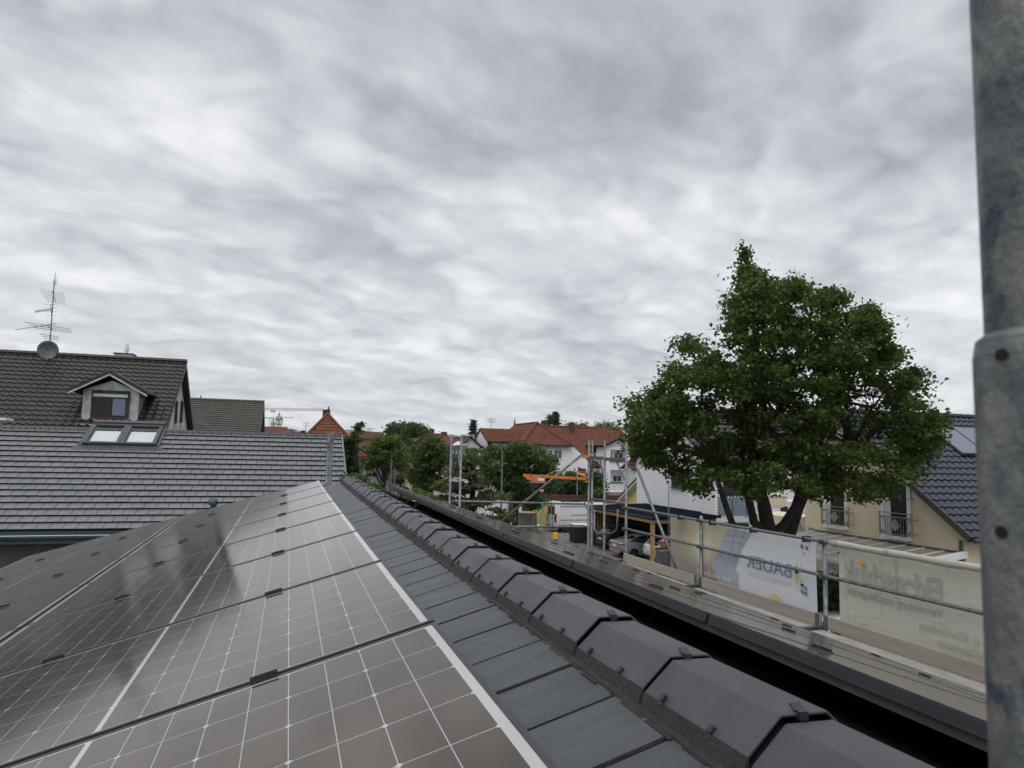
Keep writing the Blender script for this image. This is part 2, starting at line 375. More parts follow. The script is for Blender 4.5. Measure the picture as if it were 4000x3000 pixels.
for k in range(k0, int((YF-1.374)/.357)+1):
    rk = random.Random(k+50)
    ya = 1.374+.357*(k-1)+.0075+rk.uniform(-.004, .002); yb = 1.374+.357*k-.0035+rk.uniform(-.002, .002)
    dz = rk.uniform(-.0025, .0025); sa, sb = sag(ya)+dz+.0045, sag(yb)+dz-.003   # each tile laps a little over the next
    if ya < YN-.3: continue
    def ring(pts, y, s_): return [(x, y, H+z+s_) for x, z in pts]
    mb = MB()
    A, B = ring(prof, ya, sa), ring(prof, yb, sb); a, b = ring(inner, ya, sa), ring(inner, yb, sb)
    vs = A+B+a+b; fs = [(j, j+1, j+5, j+4) for j in range(3)]+[(j+8, j+12, j+13, j+9) for j in range(3)]
    fs += [(0, 8, 9, 1), (1, 9, 10, 2), (2, 10, 11, 3), (4, 5, 13, 12), (5, 6, 14, 13), (6, 7, 15, 14), (0, 4, 12, 8), (3, 11, 15, 7)]
    mb.add(vs, fs); o = mb.build('ridge_tile', M['cap'], own, bevel=.002)
    mb = MB()
    for sgn in (0, 1):
        mb = MB()
        pts = [(.708, -.511), (.7165, -.479), (.722, -.479), (.722, -.511)]
        if sgn: pts = [(1.657-x, z) for x, z in pts][::-1]
        q = ring(pts, ya, sa)+ring(pts, yb, sb); mb.add(q, [(0, 1, 5, 4), (1, 2, 6, 5), (2, 3, 7, 6), (3, 0, 4, 7), (3, 2, 1, 0), (4, 5, 6, 7)])
        mb.build('apron', M['cap_lip'], o)
    for yo in (.073, .240):
        y = yb-yo; z0 = H-.477+sag(y)+dz; mb = MB()
        mb.obox((.7135, y-.005, z0-.003), (.005, 0, .006), (0, .010, 0), (.0025, 0, 0))
        mb.obox((.7175, y-.0065, z0+.002), (.010, 0, .0105), (0, .0135, 0), (-.004, 0, .0045))
        mb.build('storm_clip', M['clip'], o)
    mb = MB(); zt = H-.417+sa
    mb.box((.814, ya-.008, zt-.010), (.830, ya+.006, zt+.004)); mb.obox((.812, ya+.004, zt+.001), (.020, 0, 0), (0, .014, .007), (0, -.001, .003)); mb.build('storm_clip', M['clip'], o)
# vent on the far roof is built with that roof

# ------------------------------------------------------------------ solar panels
PL, PW = 1.722, 1.134
proto = thing('photovoltaic_module', 'x', 'solar panel', (0, 0, 0))
mb = MB(); f = .014; h = -.035
mb.box((0, 0, h), (f, PW, 0)); mb.box((PL-f, 0, h), (PL, PW, 0)); mb.box((f, 0, h), (PL-f, f, 0)); mb.box((f, PW-f, h), (PL-f, PW, 0))
mb.build('frame', M['frame_dark'], proto, bevel=.0015)
mb = MB(); mb.add([(f, f, -.0018), (PL-f, f, -.0018), (PL-f, PW-f, -.0018), (f, PW-f, -.0018), (f, f, -.008), (PL-f, f, -.008), (PL-f, PW-f, -.008), (f, PW-f, -.008)],
                  [(0, 1, 2, 3), (4, 7, 6, 5)]); mb.build('glass', M['cells'], proto)
mb = MB()
for i in range(3): mb.box((-.0013, .02, -.008-.007*i), (-.0005, PW-.02, -.0055-.007*i))
mb.build('frame_groove', M['frame_dark'], proto)
for xx in (.46, 1.27):
    CLH = .034
    mb = MB(); y0 = PW-.008
    mb.box((xx-.034, y0, .0005), (xx+.034, y0+.011, .0035)); mb.box((xx-.034, y0+.025, .0005), (xx+.034, y0+.036, .0035))
    mb.box((xx-.034, y0+.009, -.004), (xx+.034, y0+.012, .010)); mb.box((xx-.034, y0+.024, -.004), (xx+.034, y0+.027, .010)); mb.box((xx-.034, y0+.012, -.020), (xx+.034, y0+.024, -.006))
    mb.lathe((xx, y0+.018, -.006), [(.006, 0), (.006, .008)], 8)
    mb.build('clamp', M['black'], proto)
ORD = ['nearest', 'second from the near end', 'third from the near end', 'fourth from the near end', 'fifth from the near end', 'sixth from the near end', 'seventh from the near end', 'farthest']
first = True
def place_panel(loc, x, y, z, label, group):
    global first
    o = proto if first else copy_tree(proto); first = False
    o.matrix_world = Matrix(((x.x, y.x, z.x, loc[0]), (x.y, y.y, z.y, loc[1]), (x.z, y.z, z.z, loc[2]), (0, 0, 0, 1)))
    o['label'] = label; o['category'] = 'solar panel'; o['group'] = group
for row in range(2):
    for k in range(-1, 7):
        a = math.radians(15.7); x = Vector((-math.cos(a), 0, -math.sin(a))); yf = 2.02+1.155*(k+1)-.0105
        dzs = sag(yf)-sag(yf-1.134); y = Vector((0, -1, -dzs/1.134)).normalized(); z = x.cross(y)
        p = Vector((.41, yf, H-.466+sag(yf)))+x*(row*(PL+.022)); i = k+1
        place_panel(p, x, y, z, 'solar panel of the left slope array, %s row, %s' % (('upper', 'lower')[row], ORD[i]), 'solar panels on the left roof slope')
for row in range(2):
    for k in range(-1, 7):
        a = math.radians(17.9); x = Vector((math.cos(a), 0, -math.sin(a))); yn = 2.08+1.155*k+.0105
        dzs = sag(yn+1.134)-sag(yn); y = Vector((0, 1, dzs/1.134)).normalized(); z = x.cross(y)
        p = Vector((1.32, yn, H-.497+sag(yn)))+x*(row*(PL+.022)); i = k+1
        place_panel(p, x, y, z, 'solar panel on the far right slope, %s row, %s' % (('upper', 'lower')[row], ORD[i]), 'solar panels on the right roof slope')
for i, (ya, yb) in enumerate(((.5, 2.36), (2.365, 4.1), (4.105, 6.2), (6.205, 8.0), (8.005, 9.9))):
    mb = MB(); strip(mb, 1.326, 1.366, H-.497-.0375, H-.497-.0375-.012, ya, yb, 4, .024)
    tag(mb.build('mounting_rail', M['alu']), 'dull aluminium rail under the top edge of the right array, %s' % ORD[i], 'rail', 'mounting rails under the right array')
mb = MB(); rs = random.Random(2)
for y in (7.6, 8.15, 8.9):
    z = H-.54+sag(y); mb.tube([(1.40, y, z), (1.36, y+.1, z-.05), (1.33, y+.2, z-.09), (1.36, y+.33, z-.06), (1.42, y+.42, z)], .006, 6)
tag(mb.build('solar_cable', M['black'], smooth=True), 'black solar cables looping below the far end of the right array', 'cable')

# ------------------------------------------------------------------ scaffold along the right eave
DZ = H-1.965
SX = 6.12
sc = thing('scaffold', 'galvanised scaffold with guard rails, plank deck and toe boards along the right roof slope', 'scaffold', (SX, 7, 0))
def rod(mb, a, b, r=.0255, n=10): mb.tube([a, b], r, n)
mb = MB()
posts = [(12.42, H+.27), (9.83, DZ+1.075), (7.16, DZ+1.06), (4.59, DZ+1.06), (2.02, DZ+1.06)]
for y, top in posts:
    mb = MB(); rod(mb, (SX, y, 0), (SX, y, top)); mb.box((SX-.07, y-.028, top-.50), (SX-.024, y+.028, top-.44)) if False else None
    mb.build('standard', M['galv'], sc, True)
for (ya, yb) in ((12.42, 9.83), (9.83, 7.16), (7.16, 4.59), (4.59, 2.02)):
    for dz in (1.0, .605):
        mb = MB(); x = SX-.045; e = .12
        mb.tube([(x, ya+.02, DZ+dz+.012), (x, ya-e, DZ+dz+.012), (x, yb+e, DZ+dz+.012), (x, yb-.02, DZ+dz+.012)], [.017, .021, .021, .017], 10)
        mb.build('guard_rail', M['galv'], sc, True)
for y, top in posts[:4]:
    for dz in (1.0, .605):
        mb = MB(); mb.lathe((SX, y, DZ+dz-.028), [(.03, 0), (.034, .01), (.034, .05), (.03, .06)], 10); mb.box((SX-.075, y-.022, DZ+dz-.022), (SX-.03, y+.022, DZ+dz+.034)); mb.build('wedge_coupler', M['galv_dark'], sc)
for i, (ya, yb) in enumerate(((12.40, 9.86), (9.80, 7.19), (7.13, 4.62), (4.56, 2.05))):
    mb = MB(); mb.box((SX-.062, yb, DZ+.012), (SX-.030, ya, DZ+.162)); mb.build('toe_board', M['wood'], sc, bevel=.003)
    for j in range(2):
        mb = MB(); mb.box((5.44+.31*j, yb+.01, DZ-.045), (5.44+.31*j+.296, ya-.01, DZ)); mb.build('deck_plank', M['deck'], sc, bevel=.004)
for y, top in posts[1:4]:
    mb = MB(); mb.box((SX-.070, y-.10, DZ-.01), (SX-.063, y-.04, DZ+.17)); mb.box((SX-.070, y+.04, DZ-.01), (SX-.063, y+.10, DZ+.17)); mb.build('board_clip', M['galv_dark'], sc)
    mb = MB(); rod(mb, (SX, y, DZ+.02), (5.42, y, DZ+.02), .022); mb.build('transom', M['galv'], sc, True)
mb = MB(); rod(mb, (SX+.05, 12.42-.35, H-.22), (SX+.05, 9.83+.60, DZ-.1)); mb.build('diagonal_brace', M['galv'], sc, True)
# far end tower, where the scaffold turns round the gable
tw = thing('scaffold_tower', 'taller scaffold frame with cross heads at the far end of the plank deck', 'scaffold', (SX, 13.8, 0))
for (x, y, t) in ((SX-.02, 14.15, .33), (SX+.055, 14.15, .33), (SX, 13.40, .31)):
    mb = MB(); rod(mb, (x, y, 0), (x, y, H+t), .026 if y > 14 else .0242); mb.build('standard', M['galv'], tw, True)
mb = MB(); mb.box((SX-.02, 13.42, H-.085), (SX+.02, 14.13, H-.015)); mb.box((SX-.02, 12.44, H-.10), (SX+.02, 13.38, H-.03)); mb.build('head_beam', M['galv'], tw)
for (a, b) in (((13.98, -.09), (14.13, -.42)), ((13.62, -.09), (13.42, -.46)), ((13.92, -.12), (14.12, -.40)), ((12.85, -.10), (12.46, -.46))):
    mb = MB(); mb.obox((SX-.012, a[0]-.02, H+a[1]), (.024, 0, 0), (0, .04, 0), (0, b[0]-a[0], b[1]-a[1])); mb.build('gusset', M['galv'], tw)
mb = MB(); rod(mb, (SX, 14.13, H-.905), (SX, 12.44, H-.885), .02); mb.build('guard_rail', M['galv'], tw, True)
mb = MB()
pts = [onX(x, y, SX-.02) for x, y in ((2322, 1990), (2320, 2062), (2328, 2078), (2342, 2084), (2390, 2083), (2404, 2074), (2410, 2060), (2413, 1990))]
mb.tube(pts, .017, 8); mb.build('bent_guard_hoop', M['galv'], tw, True)
mb = MB(); a = onX(2362, 2182, SX-.3); b = onX(2432, 2180, SX-.05); mb.tube([(5.5, 12.42, DZ+.02), (SX, 12.42, DZ+.02)], .02, 8); mb.build('transom', M['galv'], tw, True)
# gable side
gs = thing('gable_scaffold', 'scaffold bay with a narrow two-post frame and long rails behind the far roof end', 'scaffold', (3.1, 13.8, 0))
for (x, y) in ((3.10, 14.13), (3.135, 13.40)):
    mb = MB(); rod(mb, (x, y, 0), (x, y, H+.345), .0245); mb.build('standard', M['galv'], gs, True)
mb = MB(); mb.box((3.10, 13.40, H+.06), (3.14, 14.13, H+.125)); mb.build('head_beam', M['galv'], gs)
for (a, b) in (((13.88, .06), (14.10, -.36)), ((13.62, .06), (13.44, -.26))):
    mb = MB(); mb.obox((3.105, a[0]-.02, H+a[1]), (.024, 0, 0), (0, .035, 0), (0, b[0]-a[0], b[1]-a[1])); mb.build('gusset', M['galv'], gs)
for (px0, py0, px1, py1) in ((1770, 1958, 2290, 1969), (2010, 2057, 2290, 2058)):
    mb = MB(); a = onY(px0, py0, 14.2); b = onY(px1, py1, 14.2); mb.tube([a, a+(b-a)*.05, a+(b-a)*.95, b], [.016, .023, .023, .016], 10); mb.build('guard_rail', M['galv'], gs, True)
mb = MB(); a = onY(1959, 2035, 14.3); b = onY(2278, 1772, 14.3); rod(mb, a, b, .025); mb.build('diagonal_brace', M['galv'], gs, True)
mb = MB(); a = onY(1560, 1956, 14.2); b = onY(1768, 1962, 14.2); rod(mb, a, b, .02); mb.build('guard_rail', M['galv'], gs, True)
for i, (px, t) in enumerate(((1276, .31), (1289, .335))):
    mb = MB(); y = 13.4 if i == 0 else 13.55; a = onY(px, 1890, y); rod(mb, (a.x, y, 0), (a.x, y, H+t), .026); o = tag(mb.build('scaffold_post', M['galv_dark'], smooth=True), ('left one of the two grey posts standing close together behind the far roof end', 'right one of the two grey posts standing close together behind the far roof end')[i], 'post', 'paired posts behind the far roof end')
    mb = MB(); z = H+(.05, .16)[i]; mb.lathe((a.x, y, z), [(.034, 0), (.034, .09)], 8); mb.build('coupler', M['galv'], o)
# near pole
mb = MB(); px_edge = onY(3840, 1270, .335)
dP = .372                                            # distance of the pole axis from the lens
def azim(px, py): r = ray(px, py); return math.atan2(r.x, r.y)
rT, rS = .0222, .0268
azp = azim(3840, 1270)+math.asin(rT/dP); cx, cy = dP*math.sin(azp), dP*math.cos(azp)
np_ = thing('scaffold_pole', 'large blurred stained steel pole at the right picture edge with a wider lower sleeve', 'pole', (cx, cy, 0))
def pz(px, py, d): r = ray(px, py); return EYE.z+r.z*d/math.hypot(r.x, r.y)
zj = pz(3860, 1275, dP-rS)
mb = MB(); mb.tube([(cx, cy, 5.0), (cx, cy, zj+.3), (cx, cy, H+1.2)], rT, 40); mb.build('tube', M['galv_near'], np_, True)
mb = MB(); mb.lathe((cx, cy, zj-1.2), [(rS, 0), (rS, 1.19), (rS-.0012, 1.197), (rT, 1.2)], 72); mb.build('sleeve', M['galv_near'], np_, False)
mb = MB()
for (px, py) in ((3925, 1380), (3925, 2085)):
    r = ray(px, py); a_ = math.atan2(r.x, r.y); s0 = math.sin(a_-azp)*dP; th_ = math.asin(max(-.95, min(.95, s0/rS))); v = Vector((math.sin(azp+math.pi-th_), math.cos(azp+math.pi-th_), 0)); c = Vector((cx, cy, pz(px, py, dP-rS)))+v*(rS-.0004)
    s_ = v.cross(Vector((0, 0, 1))); mb.add([c+s_*(.0030*math.cos(t*.628))+Vector((0, 0, .0026*math.sin(t*.628)))+v*.0009 for t in range(10)], [tuple(range(10))]); mb.build('pin_hole', M['dark'], np_); mb = MB()


# ------------------------------------------------------------------ banners on the outer side of the rail (we see their backs, print showing through mirrored)
def txt(s, y0, z0, length, height, m, parent, x, bold=0.0, tilt=0.0):
    cu = bpy.data.curves.new('txt', 'FONT'); cu.body = s; cu.offset = bold; cu.extrude = 0
    ob = bpy.data.objects.new('txt', cu); C.objects.link(ob); bpy.context.view_layer.update()
    me = bpy.data.meshes.new_from_object(ob.evaluated_get(bpy.context.evaluated_depsgraph_get())); bpy.data.objects.remove(ob)
    n = len(me.vertices); co = np.zeros(n*3); me.vertices.foreach_get('co', co); co = co.reshape(-1, 3)
    cap = .69; mn, mx_ = co[:, 0].min(), co[:, 0].max()
    u = (co[:, 0]-mn)/(mx_-mn)*length; v = co[:, 1]/cap*height
    vs = [(x, y0+a, z0+b+tilt*a) for a, b in zip(u, v)]
    mb = MB(); mb.add(vs, [tuple(p.vertices) for p in me.polygons]); return mb.build('lettering', m, parent)
def banner_mesh(y0, y1, z0, z1, x, wav=.01, seed=0, ny=40, nz=12):
    mb = MB(); vs = []; fs = []
    for i in range(ny+1):
        for j in range(nz+1):
            y = y0+(y1-y0)*i/ny; z = z0+(z1-z0)*j/nz
            vs.append((x+wav*math.sin(y*5+seed+z*2)*math.sin(z*3+seed)*(1-j/nz)*.8, y, z+.006*math.sin(y*4+seed)))
    for i in range(ny):
        for j in range(nz): a = i*(nz+1)+j; fs.append((a, a+nz+1, a+nz+2, a+1))
    mb.add(vs, fs); return mb
def cloth(name, base, printed=None):
    m = bpy.data.materials.new(name); m.use_nodes = True; nt = m.node_tree; x = NX(nt); p = nt.nodes['Principled BSDF']
    oc = x.node('ShaderNodeTexCoord').outputs['Object']; c = base
    if printed: c = printed(x, oc)
    x.put(p.inputs['Base Color'], c); p.inputs['Roughness'].default_value = .7
    b = x.node('ShaderNodeBump'); b.inputs['Strength'].default_value = .25; b.inputs['Distance'].default_value = .01; x.put(b.inputs['Height'], x.noise(x.mapv(oc, sc=(1, 1, 2.5)), 6, 4)); x.put(p.inputs['Normal'], b.outputs[0])
    t = x.node('ShaderNodeBsdfTranslucent'); x.put(t.inputs[0], c); mx = x.node('ShaderNodeMixShader'); mx.inputs[0].default_value = .35
    nt.links.new(p.outputs[0], mx.inputs[1]); nt.links.new(t.outputs[0], mx.inputs[2]); nt.links.new(mx.outputs[0], nt.nodes['Material Output'].inputs[0]); return m
def print1(x, oc):
    px, y, z = x.sep(oc)                       # object origin = centre of the banner, bottom edge
    def blob(cy, cz, ry, rz):
        return x.m('SUBTRACT', 1.0, x.m('SQRT', x.m('ADD', x.m('POWER', x.m('DIVIDE', x.m('SUBTRACT', y, cy), ry), 2.0), x.m('POWER', x.m('DIVIDE', x.m('SUBTRACT', z, cz), rz), 2.0))), clamp=True)
    # printed sunset picture on the half away from the logo
    pic = x.m('GREATER_THAN', x.m('ADD', y, x.m('MULTIPLY', z, .55)), .33)
    c = x.mix(x.ramp(z, [(.25, 0.0), (.62, 1.0)]), (.30, .25, .24), (.50, .46, .36))
    c = x.mix(x.m('MULTIPLY', blob(1.35, .72, .55, .34), .9), c, (.27, .20, .15))
    c = x.mix(x.m('MULTIPLY', blob(.75, .58, .75, .42), 1.1, clamp=True), c, (.66, .60, .34))
    c = x.mix(x.m('MULTIPLY', blob(.80, .52, .32, .26), 1.5, clamp=True), c, (.72, .70, .62))
    c = x.mix(x.m('MULTIPLY', x.noise(oc, 4, 2), .35), c, (.38, .34, .30))
    return x.mix(pic, (.66, .675, .69), c)
BX = SX+.045
ban = thing('advertising_banner', 'white advertising banner seen from behind with blue mirrored company name, sunset picture and sun logo', 'banner', (BX, 9.1, DZ+.06))
b1c = cloth('banner with sunset print', None, print1)
mb = banner_mesh(7.36, 10.85, DZ-.05, H-.965, BX, .012); o = mb.build('sheet', b1c, ban, True)
ink = {k: mat('ink '+k, v, .8, var=.06) for k, v in dict(blue=(.22, .27, .41), gold=(.55, .51, .33), white=(.68, .68, .68), grey=(.30, .31, .38), yellow=(.62, .57, .24), cell=(.37, .385, .44), lines=(.22, .23, .29), sand=(.37, .36, .31), sand2=(.40, .385, .335), pale=(.35, .28, .20)).items()}
lx = BX-.016
txt('BAUER', 7.79, H-1.49, .945, .165, ink['blue'], ban, lx, .012)
txt('ENERGIEANLAGEN', 7.79, H-1.60, .92, .052, ink['gold'], ban, lx)
txt('Breit zum Einsatz!', 9.11, H-1.775, .875, .075, ink['white'], ban, lx-.002)
mb = MB(); q = [(9.15, -1.0), (8.60, -1.0), (8.82, -1.22), (9.02, -1.60), (9.10, -1.62), (9.58, -1.55)]
mb.poly([(lx+.002, y, H+z) for y, z in q]); mb.poly([(lx+.001, y, H+z) for y, z in ((8.93, -1.60), (9.62, -1.56), (9.5, -1.72), (9.35, -1.9), (8.93, -1.9))]); mb.build('printed_solar_roof', ink['cell'], ban)
mb = MB()
for (a, b) in (((9.22, -1.10), (8.68, -1.10)), ((9.30, -1.20), (8.78, -1.20)), ((9.42, -1.35), (8.90, -1.40)), ((8.98, -1.0), (9.20, -1.58)), ((8.75, -1.0), (9.05, -1.5))):
    A = Vector((lx, a[0], H+a[1])); B = Vector((lx, b[0], H+b[1])); d = Vector((0, 0, .004)) if abs(a[1]-b[1]) < .1 else Vector((0, .005, 0)); mb.poly([A-d, B-d, B+d, A+d])
mb.build('printed_cell_lines', ink['lines'], ban)
mb = MB()
def disc(mb, cy, cz, r, a0, a1, n=14, x=lx, ri=0):
    o_ = [(x, cy+r*math.cos(a0+(a1-a0)*i/n), cz+r*math.sin(a0+(a1-a0)*i/n)) for i in range(n+1)]
    i_ = [(x, cy+ri*math.cos(a0+(a1-a0)*i/n), cz+ri*math.sin(a0+(a1-a0)*i/n)) for i in range(n+1)][::-1]
    mb.poly(o_+(i_ if ri else [(x, cy, cz)]))
for i in range(6): disc(mb, 7.60, H-1.42, .135, math.radians(88-i*34), math.radians(88-i*34-22), 4, ri=.05)
mb.build('printed_rays', ink['yellow'], ban); mb = MB(); disc(mb, 8.12, H-1.95, .20, 0, math.pi, 24); mb.build('printed_sun', ink['yellow'], ban)
mb = MB()
for (y, z) in ((7.60, -1.55), (7.535, -1.57), (7.60, -1.62), (7.54, -1.635)):
    mb.poly([(lx, y-.03, H+z-.028), (lx, y+.028, H+z-.024), (lx, y+.03, H+z+.026), (lx, y-.026, H+z+.022)])
mb.build('printed_module', ink['blue'], ban)
mb = MB(); disc(mb, 7.56, H-1.46, .175, math.radians(-10), math.radians(-110), 16, ri=.168); disc(mb, 7.52, H-1.40, .20, math.radians(12), math.radians(-40), 10, ri=.194)
mb.poly([(lx, 7.735, H-1.415), (lx, 7.66, H-1.415), (lx, 7.70, H-1.30)]); mb.poly([(lx-.0008, 7.725, H-1.41), (lx-.0008, 7.67, H-1.41), (lx-.0008, 7.70, H-1.322)]) if False else None
mb.build('printed_arrow', ink['blue'], ban)
mb = MB()
for (y, z, w, hh) in ((7.59, -1.07, .055, .06), (7.50, -1.08, .05, .05), (7.56, -1.15, .03, .03)):
    mb.poly([(lx-.001, y-w/2, H+z-hh/2), (lx-.001, y+w/2, H+z-hh/2+.01), (lx-.001, y+w/2-.01, H+z+hh/2), (lx-.001, y-w/2, H+z+hh/2-.012)])
mb.build('peeling_tape', mat('brown tape', (.32, .13, .05), .8), ban)
for y in (7.45, 8.5, 9.5, 10.4): mb = MB(); mb.box((SX-.075, y-.008, H-1.0), (BX, y+.008, H-.925)); mb.build('cable_tie', M['black'], ban)
def print2(x, oc):
    px, y, z = x.sep(oc)
    n = x.noise(x.mapv(oc, sc=(1, 1.2, 9)), 3.0, 7, .7, .6); n2 = x.noise(oc, 1.4, 4)
    c = x.mix(n2, (.62, .595, .51), (.50, .48, .41))
    c = x.mix(x.ramp(n, [(.56, 0.0), (.66, .6)]), c, (.26, .245, .20))
    v = x.noise(x.mapv(oc, sc=(1, 5, .25)), 1.3, 3, .5); return x.mix(x.ramp(v, [(.60, 0.0), (.70, .45)]), c, (.27, .26, .20))
ban2 = thing('dirty_banner', 'dirty beige tarpaulin rolled over the top rail with faded grey mirrored lettering', 'banner', (BX, 5.4, DZ+.06))
tarp = cloth('dirty tarpaulin', None, print2)
mb = banner_mesh(2.2, 6.98, DZ-.05, H-.975, BX, .016, 2, 60, 14); mb.build('sheet', tarp, ban2, True)
mb = MB()
pts = [(SX-.043, 7.0-.12*i, H-.953+.003*math.sin(i*.9)) for i in range(41)]; mb.tube(pts, [.037+.003*math.sin(i*1.1) for i in range(41)], 14); mb.build('rolled_hem', tarp, ban2, True)
lx2 = BX-.02
txt('Eidenschink', 5.59, H-1.345, 1.30, .21, ink['sand'], ban2, lx2, .03, tilt=.015)
txt('Vermietung von Baugeräte', 5.58, H-1.50, 1.27, .075, ink['sand'], ban2, lx2, .02)
txt('Rüst- u. Gerüstbau', 4.9, H-1.66, .96, .075, ink['sand2'], ban2, lx2, .02)
txt('Hochpumpen', 5.1, H-1.765, .56, .065, ink['sand2'], ban2, lx2, .02)
txt('Maschinen', 5.13, H-1.86, .53, .065, ink['sand2'], ban2, lx2, .02)
mb = MB(); lq = [(6.64, -1.15), (6.60, -1.165), (6.56, -1.13), (6.575, -1.095), (6.62, -1.105), (6.655, -1.125)]; mb.prism([(lx2-.012, y, H+z) for y, z in lq], (.002, 0, 0))
tag(mb.build('paper_scrap', M['yellow'], ban2)); 
mb = MB(); mb.lathe((0, 0, 0), [(.014, 0), (.014, .003)], 10); e = mb.v; mb.v = [(lx2-.004+v[2], 6.955+v[0], H-1.06+v[1]) for v in e]; mb.build('eyelet', M['black'], ban2)

# ================================================================== town: helpers
def tiles(mb, O, u, v, W, L, tw, th, kind='pan', clip=None, amp=.028, lift=.022, seed=0):
    """real roof tiles laid in courses on the plane O + u*s + v*t (v points up the slope)"""
    O = Vector(O); u = Vector(u).normalized(); v = Vector(v).normalized(); n = u.cross(v).normalized()
    if n.z < 0: n = -n
    rs = random.Random(seed); nr = int(L/th+.999); nc = int(W/tw+.999)
    for r in range(nr):
        t0 = r*th; t1 = min(L, t0+th+.01); sh = (tw/2 if (r % 2 and kind == 'flat') else 0)
        for c in range(-1 if sh else 0, nc):
            s0 = max(0, c*tw+sh); s1 = min(W, (c+1)*tw+sh)
            if s1-s0 < .03 or (clip and not clip((s0+s1)/2, (t0+t1)/2)): continue
            j = rs.uniform(-.002, .003)
            if kind == 'flat':
                a = s0+.007; b = s1-.007; p = [O+u*a+v*t0+n*(lift+j), O+u*b+v*t0+n*(lift+j), O+u*b+v*t1+n*.004, O+u*a+v*t1+n*.004, O+u*a+v*t0+n*(lift+j-.006), O+u*b+v*t0+n*(lift+j-.006)]
                mb.add(p, [(0, 1, 2, 3), (4, 5, 1, 0)])
            else:
                hs = [0, .35, 1.0, .8, .15, 0, 0]; xs_ = [0, .12, .3, .48, .64, .8, 1.0]
                if kind == 'pan5': hs = [0, 1, .2, 0]; xs_ = [0, .35, .7, 1.0]
                m = len(hs); p = []
                for a, hh in zip(xs_, hs): p.append(O+u*(s0+(s1-s0)*a)+v*t0+n*(lift+j+hh*amp))
                for a, hh in zip(xs_, hs): p.append(O+u*(s0+(s1-s0)*a)+v*t1+n*(hh*amp))
                for a, hh in zip(xs_, hs): p.append(O+u*(s0+(s1-s0)*a)+v*t0-n*.004)
                f = [(i, i+1, m+i+1, m+i) for i in range(m-1)]+[(2*m+i, 2*m+i+1, i+1, i) for i in range(m-1)]
                mb.add(p, f)
def slab(mb, pts, th=.1):
    pts = [Vector(p) for p in pts]; n = (pts[1]-pts[0]).cross(pts[2]-pts[0]).normalized()
    if n.z < 0: n = -n
    mb.prism([p-n*th for p in pts], n*(th-.004))
def inpoly(poly):
    def f(s, t):
        k = False; n = len(poly)
        for i in range(n):
            (x1, y1), (x2, y2) = poly[i], poly[(i+1) % n]
            if (y1 > t) != (y2 > t) and s < (x2-x1)*(t-y1)/(y2-y1)+x1: k = not k
        return k
    return f
def roof_face(parent, pts, tw, th, m, kind='pan5', name='roof', seed=0, amp=.035, lift=.03, under=None, thick=.12):
    """pts: coplanar polygon, pts[0]->pts[1] is the eave"""
    pts = [Vector(p) for p in pts]; u = (pts[1]-pts[0]).normalized(); w = pts[2]-pts[0] if len(pts) == 3 else pts[-1]-pts[0]
    nn = u.cross(w).normalized(); v = nn.cross(u).normalized()
    if v.z < 0: v = -v
    loc = [((p-pts[0]).dot(u), (p-pts[0]).dot(v)) for p in pts]
    smin = min(a for a, b in loc); W = max(a for a, b in loc)-smin; L = max(b for a, b in loc)
    mb = MB(); tiles(mb, pts[0]+u*smin, u, v, W, L, tw, th, kind, inpoly([(a-smin, b) for a, b in loc]), amp, lift, seed)
    o = mb.build(name, m, parent); mb = MB(); slab(mb, pts, thick); mb.build('roof_deck', under or M['dark'], o); return o
def ridge_line(parent, a, b, m, r=.11, name='ridge'):
    mb = MB(); a = Vector(a); b = Vector(b); n = max(2, int((b-a).length/.4))
    for i in range(n):
        p = a+(b-a)*(i/n); q = a+(b-a)*((i+1.04)/n); mb.tube([p, q], [r, r*.92], 6)
    return mb.build(name, m, parent)
def window(parent, c, ux, w, h, frame, glass=None, nrm=None, mull=1, bars=0, fw_=.06, sill=None, dep=.06, name='window'):
    """ux: unit vector along the wall, nrm: outward normal, c: centre"""
    c = Vector(c); ux = Vector(ux).normalized(); nrm = Vector(nrm).normalized(); z = Vector((0, 0, 1)); mb = MB()
    def bar(s0, s1, z0, z1, d=dep): mb.obox(c+ux*s0+z*z0-nrm*.02, ux*(s1-s0), z*(z1-z0), nrm*(d+.02))
    bar(-w/2, -w/2+fw_, -h/2, h/2); bar(w/2-fw_, w/2, -h/2, h/2); bar(-w/2+fw_, w/2-fw_, h/2-fw_, h/2); bar(-w/2+fw_, w/2-fw_, -h/2, -h/2+fw_)
    for i in range(mull): s = -w/2+w*(i+1)/(mull+1); bar(s-.03, s+.03, -h/2+fw_, h/2-fw_, dep-.01)
    for i in range(bars): t = -h/2+h*(i+1)/(bars+1); bar(-w/2+fw_, w/2-fw_, t-.015, t+.015, dep-.02)
    o = mb.build(name, frame, parent); mb = MB(); p = c+nrm*.012
    mb.obox(p-ux*(w/2-fw_)-z*(h/2-fw_)-nrm*.03, ux*(w-2*fw_), z*(h-2*fw_), nrm*.03); mb.build('pane', glass or M['glass'], o)
    if sill: mb = MB(); mb.obox(c-ux*(w/2+.06)-z*(h/2+.06), ux*(w+.12), z*.05, nrm*.16); mb.build('sill', sill, o)
    return o
Z = Vector((0, 0, 1)); XV = Vector((1, 0, 0)); YV = Vector((0, 1, 0))

